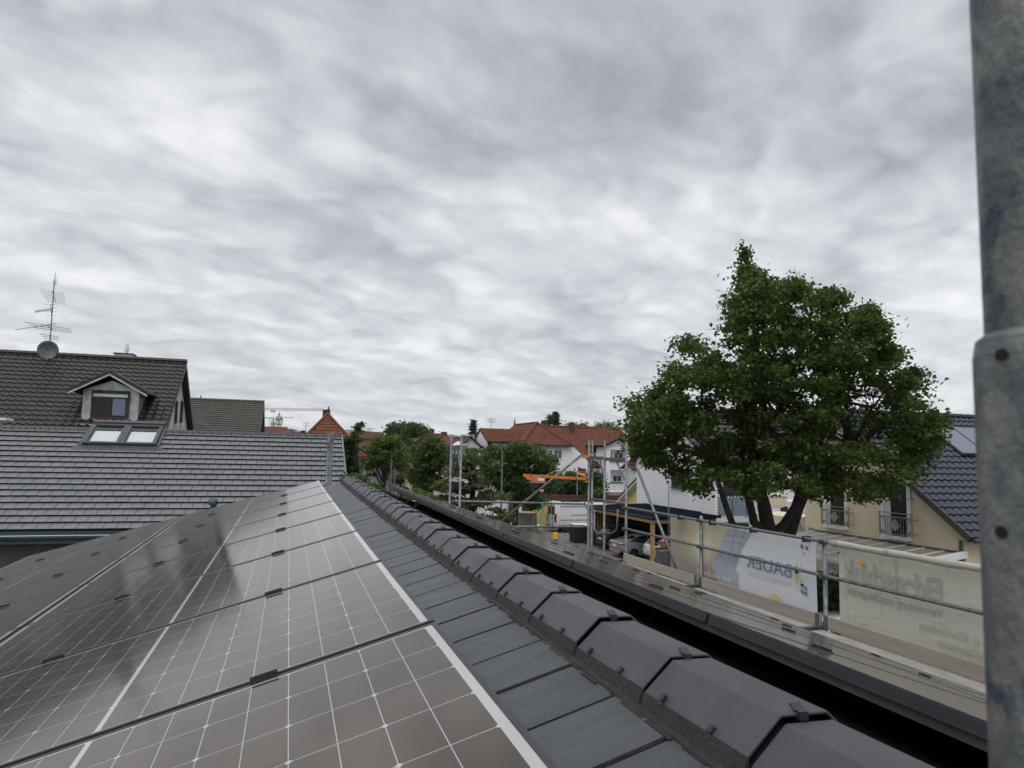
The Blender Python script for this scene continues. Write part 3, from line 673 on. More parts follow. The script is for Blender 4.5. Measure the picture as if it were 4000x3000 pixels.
# ground sheets
mb = MB(); mb.poly([(-6500, -300, 0), (6500, -300, 0), (6500, 5400, 0), (-6500, 5400, 0)]); tag(mb.build('ground', M['ground']), kind='structure')
mb = MB(); mb.poly([(5.2, 2, .004), (34, 2, .004), (34, 66, .004), (5.2, 66, .004)]); tag(mb.build('yard', M['asphalt']), kind='structure')
mb = MB(); mb.poly([(-12, 66.5, .008), (34, 66.5, .008), (34, 72, .008), (-12, 72, .008)]); tag(mb.build('road', M['road']), kind='structure')

# ------------------------------------------------------------------ neighbouring low house with flat grey tiles, facing us
NR_Y, NR_Z, NE_Y, NE_Z = 25.9, H+.50, 20.62, H-2.13
NXR, NXL = 1.74, -20.0
nb = thing('grey_tiled_house', 'low house with a broad grey flat-tiled roof and two roof windows beyond the solar array', 'house', (-6, 23, 0))
v = Vector((0, NR_Y-NE_Y, NR_Z-NE_Z)); L = v.length
mb = MB(); tiles(mb, (NXL, NE_Y, NE_Z), XV, v, NXR-NXL, L, .30, L/18, 'flat', None, lift=.050, seed=1); mb.build('roof_tiles', M['tile_grey'], nb)
mb = MB(); slab(mb, [(NXL, NE_Y, NE_Z), (NXR, NE_Y, NE_Z), (NXR, NR_Y, NR_Z), (NXL, NR_Y, NR_Z)], .16); slab(mb, [(NXL, NR_Y+5.3, NE_Z), (NXR, NR_Y+5.3, NE_Z), (NXR, NR_Y, NR_Z), (NXL, NR_Y, NR_Z)], .16); mb.build('roof_deck', M['dark'], nb)
mb = MB()
for i in range(55):
    x0 = NXL+i*.396; x1 = min(NXR, x0+.389)
    if x0 > NXR: break
    mb.prism([(x0, NR_Y-.17, NR_Z-.045), (x0, NR_Y-.13, NR_Z+.06), (x0, NR_Y+.13, NR_Z+.06), (x0, NR_Y+.17, NR_Z-.045)], (x1-x0, 0, 0))
mb.build('ridge', mat('dark ridge caps', (.060, .064, .078), .5, var=.15, vs=5), nb)
mb = MB()
for i in range(55):
    for d in (.12, .30): mb.box((NXL+i*.396+d-.012, NR_Y-.19, NR_Z-.03), (NXL+i*.396+d+.012, NR_Y-.16, NR_Z+.005)) if NXL+i*.396+d < NXR else None
mb.build('ridge_clips', M['clip'], nb)
mb = MB(); mb.obox((NXR-.02, NE_Y, NE_Z-.08), (.05, 0, 0), v, Vector((0, -.04, .13))); mb.build('verge', M['tile_grey'], nb)
mb = MB(); mb.box((NXL, 21.0, 0), (NXR-.25, 30.6, NE_Z-.1)); mb.prism([(NXR-.25, 21.0, NE_Z-.1), (NXR-.25, 30.6, NE_Z-.1), (NXR-.25, NR_Y, NR_Z-.2)], (-.3, 0, 0)); mb.build('wall', M['siding'], nb)
mb = MB()
for i in range(22): z = NE_Z-.42-i*.105; mb.obox((NXL, 21.0, z), (NXR-.3-NXL, 0, 0), (0, -.035, 0), (0, .02, .098))
mb.build('siding_boards', M['siding'], nb)
mb = MB(); mb.obox((NXL, 20.72, NE_Z-.34), (NXR-.3-NXL, 0, 0), (0, .24, 0), (0, 0, .12)); mb.build('soffit_trim', M['siding2'], nb)
mb = MB(); mb.tube([(NXL, 20.57, NE_Z-.155), (NXR, 20.57, NE_Z-.155)], .075, 10); mb.box((NXL, 20.52, NE_Z-.10), (NXR, 20.64, NE_Z-.02)); g_ = mb.build('gutter', M['gutter'], nb, False)
mb = MB(); mb.tube([(NXL, 20.49, NE_Z-.115), (NXR, 20.49, NE_Z-.115)], .013, 6); mb.tube([(NXL, 20.70, NE_Z-.30), (NXR, 20.70, NE_Z-.30)], .013, 6); mb.build('bead', M['pipe_light'], nb)
nP = Vector((0, NE_Y, NE_Z)); nN = XV.cross(v).normalized(); nN = nN if nN.z > 0 else -nN
def onroof(px, py, off=0): return onP(px, py, nP+nN*off, nN)
# twin roof windows
rw = thing('roof_window', 'pair of dark framed roof windows with white blinds near the ridge of the grey-tiled roof', 'roof window', onroof(464, 1700)); 
vd = v.normalized()
bl = onroof(322, 1728, .10); br = onroof(607, 1743, .10); bl.z = br.z = (bl.z+br.z)/2; bl.y = br.y = (bl.y+br.y)/2
hw = (onroof(380, 1652, .10)-onroof(322, 1728, .10)).length
hw = 1.42
wN = nN
for i in range(2):
    w = (br.x-bl.x)/2; o0 = bl+XV*(w*i)
    mb = MB()
    for s0, s1, t0, t1 in ((0, .11, 0, hw), (w-.10, w-.0, 0, hw), (.11, w-.10, 0, .10), (.11, w-.10, hw-.14, hw)):
        mb.obox(o0+XV*s0+vd*t0-wN*.12, XV*(s1-s0), vd*(t1-t0), wN*.17)
    so = mb.build('sash_frame', M['dgrey'], rw, bevel=.012)
    mb = MB()
    for s0, s1, t0, t1 in ((.11, .15, .10, hw-.14), (w-.14, w-.10, .10, hw-.14)): mb.obox(o0+XV*s0+vd*t0-wN*.08, XV*(s1-s0), vd*(t1-t0), wN*.07)
    mb.build('inner_bead', M['galv_dark'], so)
    mb = MB(); mb.obox(o0+XV*.13+vd*.10-wN*.07, XV*(w-.25), vd*(hw-.24), wN*.03); mb.build('pane', M['glass'], so)
    mb = MB(); mb.obox(o0+XV*.15+vd*.12-wN*.04, XV*(w-.29), vd*(hw*.60), wN*.012); mb.build('blind', M['blind'], so)
mb = MB(); mb.obox(bl-XV*.03+vd*(hw-.02)-wN*.1, XV*(br.x-bl.x+.06), vd*.16, wN*.20); mb.build('hood', M['dgrey'], rw, bevel=.02)
mb = MB(); mb.obox(bl-XV*.22-vd*.26-wN*.072, XV*(br.x-bl.x+.44), vd*.24, wN*.012); mb.obox(bl-XV*.10-wN*.08, XV*.09, vd*hw, wN*.05); mb.obox(Vector((br.x+.01, bl.y, bl.z))-wN*.08, XV*.09, vd*hw, wN*.05); mb.build('flashing', M['dgrey'], rw)
p = onroof(830, 2012, 0)
mb = MB(); mb.lathe(p-Vector((0, 0, .1)), [(.085, 0), (.075, .22), (.07, .36), (.115, .38), (.125, .43), (.12, .48), (.09, .53), (.03, .55)], 18)
tag(mb.build('vent_pipe', M['gutter'], smooth=True), 'blue grey round vent cap on the grey-tiled roof just above the solar panels', 'vent')

# ------------------------------------------------------------------ tall brown-tiled house with dormer
BY, BZ = 37.6, H+4.08
BXR = -4.955; BXL = -26.0; slope = (4.051-.855)/(37.6-33.122)
eY = BY-7.2; eZ = BZ-7.2*slope
bh = thing('dormer_house', 'tall house with a dark brown pantile roof, one dormer and a beige gable wall', 'house', (-12, 37, 0))
roof_face(bh, [(BXL, eY, eZ), (BXR, eY, eZ), (BXR, BY, BZ), (BXL, BY, BZ)], .30, .345, M['pantile'], 'pan', seed=3, amp=.045, lift=.04)
mb = MB(); slab(mb, [(BXL, BY+7.2, eZ), (BXR, BY+7.2, eZ), (BXR, BY, BZ), (BXL, BY, BZ)], .12); mb.build('rear_roof', M['pantile'], bh)
ridge_line(bh, (BXL, BY, BZ+.05), (BXR+.02, BY, BZ+.05), M['pantile'], .12)
mb = MB(); gx_ = BXR-.28; mb.prism([(gx_, BY-6.6, 0), (gx_, BY+6.6, 0), (gx_, BY+6.6, BZ-6.6*slope-.3), (gx_, BY, BZ-.25), (gx_, BY-6.6, BZ-6.6*slope-.3)], (-20, 0, 0)); mb.build('wall', M['beige_wall'], bh)
mb = MB()
for sgn in (-1, 1): mb.obox((BXR-.06, BY, BZ-.02), (.08, 0, 0), Vector((0, sgn*7.2, -7.2*slope)), (0, 0, -.24))
mb.build('bargeboard', M['black'], bh)
for (x0, x1) in ((680, 691), (700, 713)):
    a = onX(x0, 1656, gx_); b = onX(x1, 1562, gx_); yc = (a.y+b.y)/2; w_ = abs(b.y-a.y)
    window(bh, (gx_, yc, (onX((x0+x1)/2, 1656, gx_).z+onX((x0+x1)/2, 1564, gx_).z)/2), YV, max(.5, w_), onX(690, 1564, gx_).z-onX(690, 1656, gx_).z, M['black'], nrm=XV, mull=0, sill=M['white'])
# dormer
DY = 33.3; dn = -YV
def dp(px, py, y=DY): return onY(px, py, y)
wl, wr = dp(317, 1636).x, dp(537, 1640).x; zb = dp(430, 1640).z; zt = dp(320, 1520).z; apx = dp(434, 1468); zap = apx.z
mb = MB(); mb.prism([(wl, DY, zb-.25), (wr, DY, zb-.25), (wr, DY, zt), ((wl+wr)/2, DY, zap-.2), (wl, DY, zt)], (0, 4.5, 0)); do = mb.build('dormer', M['zinc'], bh)
mb = MB(); cxm = (wl+wr)/2; hw_ = (wr-wl)/2+.42; rz0 = zt-.12; rza = zap+.10; fy = DY-.55
for sgn in (-1, 1):
    e = Vector((cxm+sgn*hw_, fy, rz0)); r_ = Vector((cxm, fy, rza)); mb.obox(e, (0, 5.0, 0), r_-e, (0, 0, .09))
mb.build('dormer_roof', M['pantile'], do)
mb = MB()
for sgn in (-1, 1):
    e = Vector((cxm+sgn*(hw_+.0), fy-.03, rz0-.12)); r_ = Vector((cxm, fy-.03, rza-.12)); mb.obox(e, (0, .03, 0), r_-e, (0, 0, .19))
mb.build('verge_board', M['black'], do)
mb = MB()
for sgn in (-1, 1):
    e = Vector((cxm+sgn*(hw_-.02), fy-.045, rz0-.13)); r_ = Vector((cxm, fy-.045, rza-.14)); mb.obox(e, (0, .014, 0), r_-e, (0, 0, .075))
mb.build('verge_trim', M['zinc'], do)
mb = MB()
for px in (372, 402, 438, 468, 497): a = dp(px, 1500); mb.box((a.x-.015, DY-.03, zt-.02), (a.x+.015, DY-.002, zap-.25-abs(a.x-cxm)*.55)); 
mb.box((wl+.01, DY-.03, zt-.06), (wr-.01, DY-.004, zt-.02)); mb.build('standing_seam', M['zinc'], do)
a, b = dp(352, 1635), dp(509, 1540); ww = b.x-a.x; wc = Vector(((a.x+b.x)/2, DY-.01, (a.z+b.z)/2))
wo_ = window(do, wc, XV, ww, b.z-a.z, M['mahogany'], glass=M['dark_glass'], nrm=dn, mull=1, fw_=.075)
mb = MB(); q = dp(508, 1556); mb.box((wc.x+.09, DY-.05, wc.z-(b.z-a.z)/2+.16), (wc.x+ww/2-.14, DY-.035, wc.z+(b.z-a.z)/2-.22)); mb.build('painted_sky_pane', M['glass_blue'], wo_)  # blue pane laid over the sash, painted as reflected sky
mb = MB(); mb.box((wc.x-ww/2+.02, DY-.12, wc.z+(b.z-a.z)/2-.02), (wc.x+ww/2-.02, DY-.03, wc.z+(b.z-a.z)/2+.12)); mb.build('roller_shutter_box', M['black'], wo_)
mb = MB(); mb.box((wc.x-ww/2+.07, DY-.09, wc.z+(b.z-a.z)/2-.15), (wc.x+ww/2-.07, DY-.055, wc.z+(b.z-a.z)/2-.021)); mb.build('roller_shutter', M['white'], wo_)
mb = MB(); mb.box((wl-.1, DY-.35, zb-.28), (wr+.1, DY+.02, zb-.2)); mb.build('apron_flashing', M['zinc'], do)
# chimney behind ridge
a, b = onY(455, 1386, BY+.9), onY(523, 1394, BY+.9)
mb = MB(); mb.box((a.x, BY+.5, BZ-1.2), (b.x, BY+1.3, a.z)); ch = mb.build('chimney', M['zinc'], bh)
mb = MB(); mb.box((a.x-.05, BY+.45, a.z), (b.x+.05, BY+1.35, a.z+.06)); mb.build('cap', M['black'], ch)
mb = MB(); c_ = onY(493, 1395, BY+.9); mb.tube([(c_.x, BY+.9, a.z), (c_.x, BY+.9, a.z+.55)], .07, 10); mb.tube([(c_.x, BY+.9, a.z+.2), (c_.x, BY+.9, a.z+.4)], .10, 10); mb.build('flue', M['white'], ch)
# satellite dish + antenna mast
fz = onY(188, 1400, BY-.35)
ds = thing('satellite_dish', 'dark grey satellite dish on the ridge of the dormer house below the aerial mast', 'satellite dish', (fz.x, BY-.3, BZ-.4))
c_ = onY(187, 1368, BY-.9); mb = MB(); vs = [c_+Vector((0, .10, 0))]; fs = []
nrm_ = Vector((.25, -1, -.0)).normalized(); s_ = nrm_.cross(Z).normalized(); u_ = s_.cross(nrm_)
vs = []
for r, dpt in ((.0, .10), (.2, .08), (.33, .045), (.42, 0)):
    for k in range(24): t = k*math.pi/12; vs.append(c_+s_*(r*math.cos(t))+u_*(r*1.05*math.sin(t))-nrm_*dpt)
for i in range(3):
    for k in range(24): fs.append((i*24+k, i*24+(k+1) % 24, (i+1)*24+(k+1) % 24, (i+1)*24+k))
o_ = len(vs); vs += [Vector(q)-nrm_*.03 for q in vs]
fs += [tuple(i+o_ for i in f[::-1]) for f in fs]; fs += [(72+k, 72+(k+1) % 24, o_+72+(k+1) % 24, o_+72+k) for k in range(24)]
mb.add(vs, fs); mb.build('reflector', M['galv_dark'], ds, True)
mb = MB(); mb.tube([c_-nrm_*.1, c_-nrm_*.35+Vector((.05, 0, -.35)), (c_.x+.1, BY-.25, BZ-.35)], .025, 8); mb.tube([c_-u_*.40, c_-u_*.44+nrm_*.38], .014, 6); mb.lathe(c_-u_*.44+nrm_*.40-Z*.05, [(.03, 0), (.04, .05), (.03, .12)], 8); mb.build('arm', M['alu'], ds)
am = thing('aerial_mast', 'tall thin television aerial mast with several yagi antennas on the dormer house ridge', 'antenna', (fz.x+.2, BY, BZ))
mp = [onY(195, 1342, BY), onY(212, 1105, BY), onY(217, 1066, BY)]; mb = MB(); mb.tube([Vector((mp[0].x-.02, BY, BZ-.3)), mp[0], mp[1]], .022, 8); mb.tube([mp[1], mp[2]], .012, 6); mb.build('mast', M['dgrey'], am)
def boom(a, b, els, ln, tilt=(1, 0, 0), rr=.006, nm='yagi_antenna'):
    mb = MB(); a = Vector(a); b = Vector(b); mb.tube([a, b], .014, 6); d = Vector(tilt).normalized()
    for i in range(els): p = a+(b-a)*(i/(els-1)); l_ = ln*(1-.25*i/els); mb.tube([p-d*l_/2, p+d*l_/2], rr, 5)
    mb.build(nm, M['dgrey'], am)
boom(onY(203, 1136, BY), onY(219, 1182, BY-1.2), 9, 1.0, (1, .1, -.12))
boom(onY(139, 1217, BY-.6), onY(206, 1208, BY), 10, .16, (0, .3, 1), .012)
boom(onY(186, 1272, BY-.4), onY(207, 1290, BY+.3), 3, 1.9, (1, 0, -.10), .012)
boom(onY(66, 1287, BY-.5), onY(217, 1265, BY), 2, .2, (1, 0, .1))
boom(onY(192, 1310, BY-.3), onY(200, 1326, BY+.3), 3, .75, (1, 0, -.12), .012)
boom(onY(213, 1092, BY), onY(219, 1110, BY-.3), 4, .35, (.6, 0, .8))
boom(onY(198, 1190, BY), onY(202, 1232, BY-.4), 4, .5, (1, .2, .1), .006)
mb = MB(); a = onY(2, 1640, 27.5); mb.box((a.x-.5, 27.2, a.z-.9), (a.x+.02, 27.6, a.z-.05)); mb.box((a.x-.6, 27.1, a.z-.02), (a.x+.28, 27.8, a.z+.06)); tag(mb.build('white_flue_box', M['white']), 'white metal chimney box cut by the left picture edge above the grey ridge', 'chimney')

# ------------------------------------------------------------------ second brown roof further right
RY, RZ = 60.0, H+3.65; x1 = -2.067; x0 = -12.5; sl = (3.631-1.206)/(60-55.029)
b2_ = thing('brown_roof_house', 'plain house with mossy brown pantile roof right of the dormer house', 'house', (-7, 60, 0))
roof_face(b2_, [(x0, RY-9, RZ-9*sl), (x1, RY-9, RZ-9*sl), (x1, RY, RZ), (x0, RY, RZ)], .36, .40, M['pantile_moss'], 'pan5', seed=9, amp=.06, lift=.05)
mb = MB(); slab(mb, [(x0, RY+9, RZ-9*sl), (x1, RY+9, RZ-9*sl), (x1, RY, RZ), (x0, RY, RZ)], .12); mb.build('rear_roof', M['pantile'], b2_)
ridge_line(b2_, (x0, RY, RZ+.05), (x1, RY, RZ+.05), M['pantile_moss'], .13)
mb = MB(); g = x1-.3; mb.prism([(g, RY-8.4, 0), (g, RY+8.4, 0), (g, RY+8.4, RZ-8.4*sl-.3), (g, RY, RZ-.3), (g, RY-8.4, RZ-8.4*sl-.3)], (-9.5, 0, 0)); mb.build('wall', M['white_wall'], b2_)
window(b2_, (g, 60.6, RZ-2.3), YV, .8, 1.6, M['white'], nrm=XV, mull=0)
mb = MB()
for sgn in (-1, 1): mb.obox((x1-.05, RY, RZ), (.08, 0, 0), Vector((0, sgn*9, -9*sl)), (0, 0, -.26))
mb.build('bargeboard', M['black'], b2_)
mb = MB(); a = onY(784, 1555, 60); mb.tube([(a.x, 60, RZ), (a.x, 60, RZ+.35)], .04, 6); mb.build('finial', M['black'], b2_)

# ------------------------------------------------------------------ generic far house
def gable_house(name, label, xc, yc, w, d, eave, ridge, axis, roofm, wallm, cat='house', group=None, wins=(), chim=(), tw=.5, th=.5, ov=.35, parts=True):
    t = thing(name, label, cat, (xc, yc, 0), group)
    if axis == 'x':      # ridge runs along x, slopes face -y and +y
        sl_ = (ridge-eave)/(d/2); a = w/2+ov; e = d/2+ov; ez = ridge-sl_*e
        roof_face(t, [(xc-a, yc-e, ez), (xc+a, yc-e, ez), (xc+a, yc, ridge), (xc-a, yc, ridge)], tw, th, roofm, seed=int(xc*7) % 97)
        mb = MB(); slab(mb, [(xc-a, yc+e, ez), (xc+a, yc+e, ez), (xc+a, yc, ridge), (xc-a, yc, ridge)]); mb.build('rear_roof', roofm, t)
        mb = MB(); mb.prism([(xc-w/2, yc-d/2, 0), (xc-w/2, yc+d/2, 0), (xc-w/2, yc+d/2, eave-.15), (xc-w/2, yc, ridge-.2), (xc-w/2, yc-d/2, eave-.15)], (w, 0, 0)); mb.build('wall', wallm, t)
        ridge_line(t, (xc-a, yc, ridge+.03), (xc+a, yc, ridge+.03), roofm, .12)
    else:                # ridge runs along y, gable faces us
        sl_ = (ridge-eave)/(w/2); a = d/2+ov; e = w/2+ov; ez = ridge-sl_*e
        for sg in (-1, 1):
            pts = [(xc+sg*e, yc-a, ez), (xc+sg*e, yc+a, ez), (xc, yc+a, ridge), (xc, yc-a, ridge)]
            roof_face(t, pts, tw, th, roofm, seed=int(xc*7+sg) % 97)
        mb = MB(); mb.prism([(xc-w/2, yc-d/2, 0), (xc+w/2, yc-d/2, 0), (xc+w/2, yc-d/2, eave-.15), (xc, yc-d/2, ridge-.2), (xc-w/2, yc-d/2, eave-.15)], (0, d, 0)); mb.build('wall', wallm, t)
        ridge_line(t, (xc, yc-a, ridge+.03), (xc, yc+a, ridge+.03), roofm, .12)
    for (x, z, ww_, hh_) in wins: window(t, (x, yc-d/2, z), XV, ww_, hh_, M['white'], nrm=-YV, mull=1, dep=.05)
    for (x, y, z0, z1, s_) in chim:
        mb = MB(); mb.box((x-s_/2, y-s_/2, z0), (x+s_/2, y+s_/2, z1)); c = mb.build('chimney', M['brick_dk'], t); mb = MB(); mb.box((x-s_/2-.06, y-s_/2-.06, z1), (x+s_/2+.06, y+s_/2+.06, z1+.08)); mb.build('cap', M['galv_dark'], c)
    return t
# orange tiled steep roof with chimney in front of the town
ap = onY(1279, 1618, 50); lf = onY(1205, 1692, 50); rg = onY(1346, 1695, 50)
oh = thing('orange_roof_house', 'steep orange plain-tiled roof with a dark brick chimney rising behind the grey ridge', 'house', (ap.x, 53, 0))
k = (ap.z-lf.z); hw1 = (rg.x-lf.x)/2/k; dn_ = 1.75; cx_ = ap.x+.02
bl_ = Vector((cx_-hw1*dn_, 50-.55*dn_, ap.z-dn_)); br_ = Vector((cx_+hw1*dn_, 50-.55*dn_, ap.z-dn_)); tp = Vector((cx_, 50, ap.z)); tb = Vector((cx_, 58, ap.z)); bl2 = Vector((bl_.x, 60, bl_.z)); br2 = Vector((br_.x, 60, br_.z))
roof_face(oh, [bl_, br_, tp], .26, .24, M['pan_hang'], 'pan5', seed=5, amp=.03, lift=.035)
mb = MB(); slab(mb, [bl2, bl_, tp, tb]); slab(mb, [br_, br2, tb, tp]); mb.build('side_roof', M['pan_hang'], oh)
ridge_line(oh, bl_+Z*.05, tp+Z*.05, M['pan_hang'], .09, 'hip'); ridge_line(oh, br_+Z*.05, tp+Z*.05, M['pan_hang'], .09, 'hip')
mb = MB(); mb.box((bl_.x+.4, bl_.y+.4, 0), (br_.x-.4, 59.6, bl_.z)); mb.build('wall', M['cream_pale'], oh)
a, b = onY(1262, 1600, 51.5), onY(1290, 1600, 51.5)
mb = MB(); mb.box((a.x, 51.2, ap.z-1.2), (b.x, 52, a.z)); ch = mb.build('chimney', M['brick_dk'], oh); mb = MB(); c_ = onY(1283, 1590, 51.5); mb.tube([(c_.x, 51.5, a.z), (c_.x+.03, 51.5, a.z+.22)], .05, 8); mb.build('flue', M['black'], ch)
# town roofs beyond (rows of red roofs)
def farroof(label, px0, px1, py_ridge, py_base, Y, roofm='pan_red_old', wallm='pink_wall', slope_=.8, depth=10, chim=()):
    a = onY(px0, py_ridge, Y); b = onY(px1, py_ridge, Y); z1 = a.z; ev = max(2.5, onY(px0, py_base, Y).z)
    return gable_house('town_house', label, (a.x+b.x)/2, Y, abs(b.x-a.x), depth, ev, z1, 'x', M[roofm], M[wallm], chim=[(onY(c, 1700, Y).x, Y+.2, z1-1, onY(c, t, Y).z, .6) for c, t in chim], tw=.9, th=.7, group='red roofs of the old town')
farroof('long dark red town roof directly right of the brown roofs, left of the hills', 1040, 1118, 1668, 1700, 190, depth=14)
farroof('low orange town roof stepping down below the distant hill', 1100, 1148, 1680, 1705, 170, 'pan_red', depth=12, chim=((1136, 1678),))
farroof('flat looking red town roof low behind the grey ridge, left of the orange steep roof', 1140, 1200, 1690, 1706, 150, depth=10, chim=((1180, 1684), (1187, 1683)))
farroof('large red roof with two pipes beyond the creeper, right of the orange roof', 1388, 1482, 1688, 1715, 118, depth=16, chim=((1404, 1682), (1416, 1683)))
farroof('reddish brown roof below the large red roof, left of the round tree', 1376, 1450, 1722, 1757, 92, 'pan_red_old', 'cream_pale', depth=10, chim=((1443, 1712),))
# hipped cream house
hc = thing('hipped_cream_house', 'cream house corner with an old red hipped roof right of the ivy', 'house', (1, 46, 0))
ec = onY(1434, 1785, 44); hp = onY(1372, 1733, 46.5); wr_ = onY(1412, 1795, 44.6)
fl = Vector((ec.x-8.5, ec.y, ec.z)); rb_ = Vector((ec.x, 53, ec.z)); tl_ = Vector((ec.x-6.5, 48.2, ec.z+1.35)); tr_ = Vector((ec.x-2.3, 48.2, ec.z+1.35))
roof_face(hc, [fl, ec, tr_, tl_], .3, .3, M['pan_red_old'], seed=4); mb = MB(); slab(mb, [ec, rb_, tr_]); slab(mb, [rb_, Vector((fl.x, 53, fl.z)), tl_, tr_]); mb.build('rear_roof', M['pan_red_old'], hc)
ridge_line(hc, ec+Z*.04, tr_+Z*.05, M['pan_red'], .09, 'hip')
mb = MB(); mb.box((fl.x+.6, 44.6, 0), (wr_.x, 52, ec.z-.1)); mb.build('wall', M['cream_pale'], hc); mb = MB(); mb.box((fl.x-.05, ec.y-.12, ec.z-.14), (ec.x+.1, ec.y+.02, ec.z-.02)); mb.build('gutter', M['brown_sheet'], hc); mb = MB(); mb.tube([(wr_.x+.05, 44.5, ec.z-.1), (wr_.x+.05, 44.5, 0)], .06, 6); mb.build('downpipe', M['dgrey'], hc)

# ------------------------------------------------------------------ far skyline
def hill():
    pr = [(-3000, 1690), (0, 1688), (900, 1688), (1090, 1671), (1118, 1671), (1150, 1677), (1190, 1688), (1230, 1694), (1300, 1683), (1345, 1678), (1375, 1677), (1410, 1681), (1450, 1684), (1500, 1697), (1560, 1703), (1700, 1702), (1765, 1696), (1790, 1702), (1840, 1716), (2300, 1738), (3000, 1765), (4500, 1800), (7000, 1850)]
    mb = MB(); vs = []; rs = random.Random(8)
    pts = []
    for (a, b) in zip(pr[:-1], pr[1:]):
        n = max(1, int((b[0]-a[0])/14))
        n = min(n, 90)
        for i in range(n): t = i/n; pts.append((a[0]+(b[0]-a[0])*t, a[1]+(b[1]-a[1])*t+rs.uniform(-.8, .8)))
    for (px, py) in pts:
        p = onY(px, py, 4200); vs += [(p.x*.75, 3100, 0), (p.x*.86, 3600, p.z*.55), (p.x, 4200, max(4, p.z)), (p.x*1.2, 5200, p.z*.3)]
    fs = []
    vs = [(max(-6400, min(6400, a)), b, c) for a, b, c in vs]
    for i in range(len(pts)-1):
        for j in range(3): a = i*4+j; fs.append((a, a+4, a+5, a+1))
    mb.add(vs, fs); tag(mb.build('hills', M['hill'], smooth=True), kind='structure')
hill()
def pxs(px, py, Y): return onY(px, py, Y)
TY = 880
ct = thing('city_tower', 'pale old town tower with a green central spire and four green corner turrets', 'tower', pxs(1089, 1668, TY))
def conep(parent, px, pyb, pyt, rpx, m, n=8, nm='spire'):
    a = pxs(px, pyb, TY); b = pxs(px, pyt, TY); r = rpx*.32; mb = MB(); mb.tube([a, a+(b-a)*.3, b], [r, r*.62, .05], n); return mb.build(nm, m, parent)
a = pxs(1077, 1668, TY); b = pxs(1101.5, 1646, TY); w = b.x-a.x
mb = MB(); mb.box((a.x, TY, 0), (b.x, TY+w, b.z)); mb.box((a.x-.5, TY-.5, b.z-1.2), (b.x+.5, TY+w+.5, b.z-.4)); mb.build('shaft', M['tower'], ct)
for i in range(4):
    px = (1081, 1098)[i % 2]; dy = 0 if i < 2 else w-2
    c_ = pxs(px, 1650, TY); zt_ = pxs(px, 1641, TY).z; zz_ = pxs(px, 1623, TY).z
    mb = MB(); mb.lathe((c_.x, TY+dy+1, c_.z-2), [(1.9, 0), (1.9, zt_-c_.z+2)], 8); tt = mb.build('turret', M['tower'], ct)
    mb = MB(); mb.tube([(c_.x, TY+dy+1, zt_), (c_.x, TY+dy+1, zt_+2.5), (c_.x, TY+dy+1, zz_)], [2.1, 1.0, .05], 8); mb.build('turret_roof', M['copper_dk'], tt)
c_ = pxs(1089.5, 1645, TY); mb = MB(); z1 = pxs(1089, 1638, TY).z; mb.tube([(c_.x, TY+w/2, b.z), (c_.x, TY+w/2, z1)], [4.6, 2.4], 4); mb.build('green_roof', M['copper_dk'], ct)
z2 = pxs(1089, 1632, TY).z; mb = MB(); mb.tube([(c_.x, TY+w/2, z1), (c_.x, TY+w/2, z2)], [1.9, 1.9], 8); mb.build('lantern', M['tower'], ct)
z3 = pxs(1089, 1605, TY).z; mb = MB(); mb.tube([(c_.x, TY+w/2, z2), (c_.x, TY+w/2, z2+2.5), (c_.x, TY+w/2, z3)], [2.4, 1.5, .05], 8); mb.build('spire', M['copper'], ct)
for px in (1082, 1089, 1096):
    c_ = pxs(px, 1657, TY); mb = MB(); mb.box((c_.x-.7, TY-.3, c_.z-1), (c_.x+.7, TY+.1, c_.z+1)); mb.build('window', M['glass'], ct)
oc_ = thing('onion_dome_tower', 'church tower with a green onion dome left of the pale old town tower', 'tower', pxs(1066, 1668, TY-30))
c_ = pxs(1066.5, 1661, TY); z0 = c_.z; s_ = .32
mb = MB(); mb.lathe((c_.x, TY, 0), [(2.3, 0), (2.3, z0)], 8); mb.build('shaft', M['pink_wall'], oc_)
mb = MB(); mb.lathe((c_.x, TY, z0), [(2.5, 0), (2.5, .5)], 10); mb.build('cornice', M['tower'], oc_)
mb = MB(); mb.lathe((c_.x, TY, z0+.4), [(1.9, 0), (2.6, 1.0), (2.55, 2.2), (1.8, 3.4), (.8, 4.1), (.65, 4.4)], 14); mb.build('onion_dome', M['copper'], oc_, True)
mb = MB(); mb.lathe((c_.x, TY, z0+4.7), [(.75, 0), (.75, 1.3), (1.2, 1.8), (1.15, 2.5), (.6, 3.2), (.15, 4.0), (.05, 7.0)], 12); mb.build('upper_dome', M['copper'], oc_, True)
def lattice(mb, a, b, hh, n, r=.06, dep=.8):
    a = Vector(a); b = Vector(b); d = (b-a); perp = Vector((0, 1, 0))
    c1 = [a-perp*dep/2, b-perp*dep/2]; c2 = [a+perp*dep/2, b+perp*dep/2]; t1 = [a+Z*hh, b+Z*hh*.7]
    for c in (c1, c2, t1): mb.tube(c, r, 4)
    for i in range(n):
        t0, tm, t2 = i/n, (i+.5)/n, (i+1)/n
        for c in (c1, c2): mb.tube([c[0]+(c[1]-c[0])*t0, t1[0]+(t1[1]-t1[0])*tm], r*.6, 3); mb.tube([t1[0]+(t1[1]-t1[0])*tm, c[0]+(c[1]-c[0])*t2], r*.6, 3)
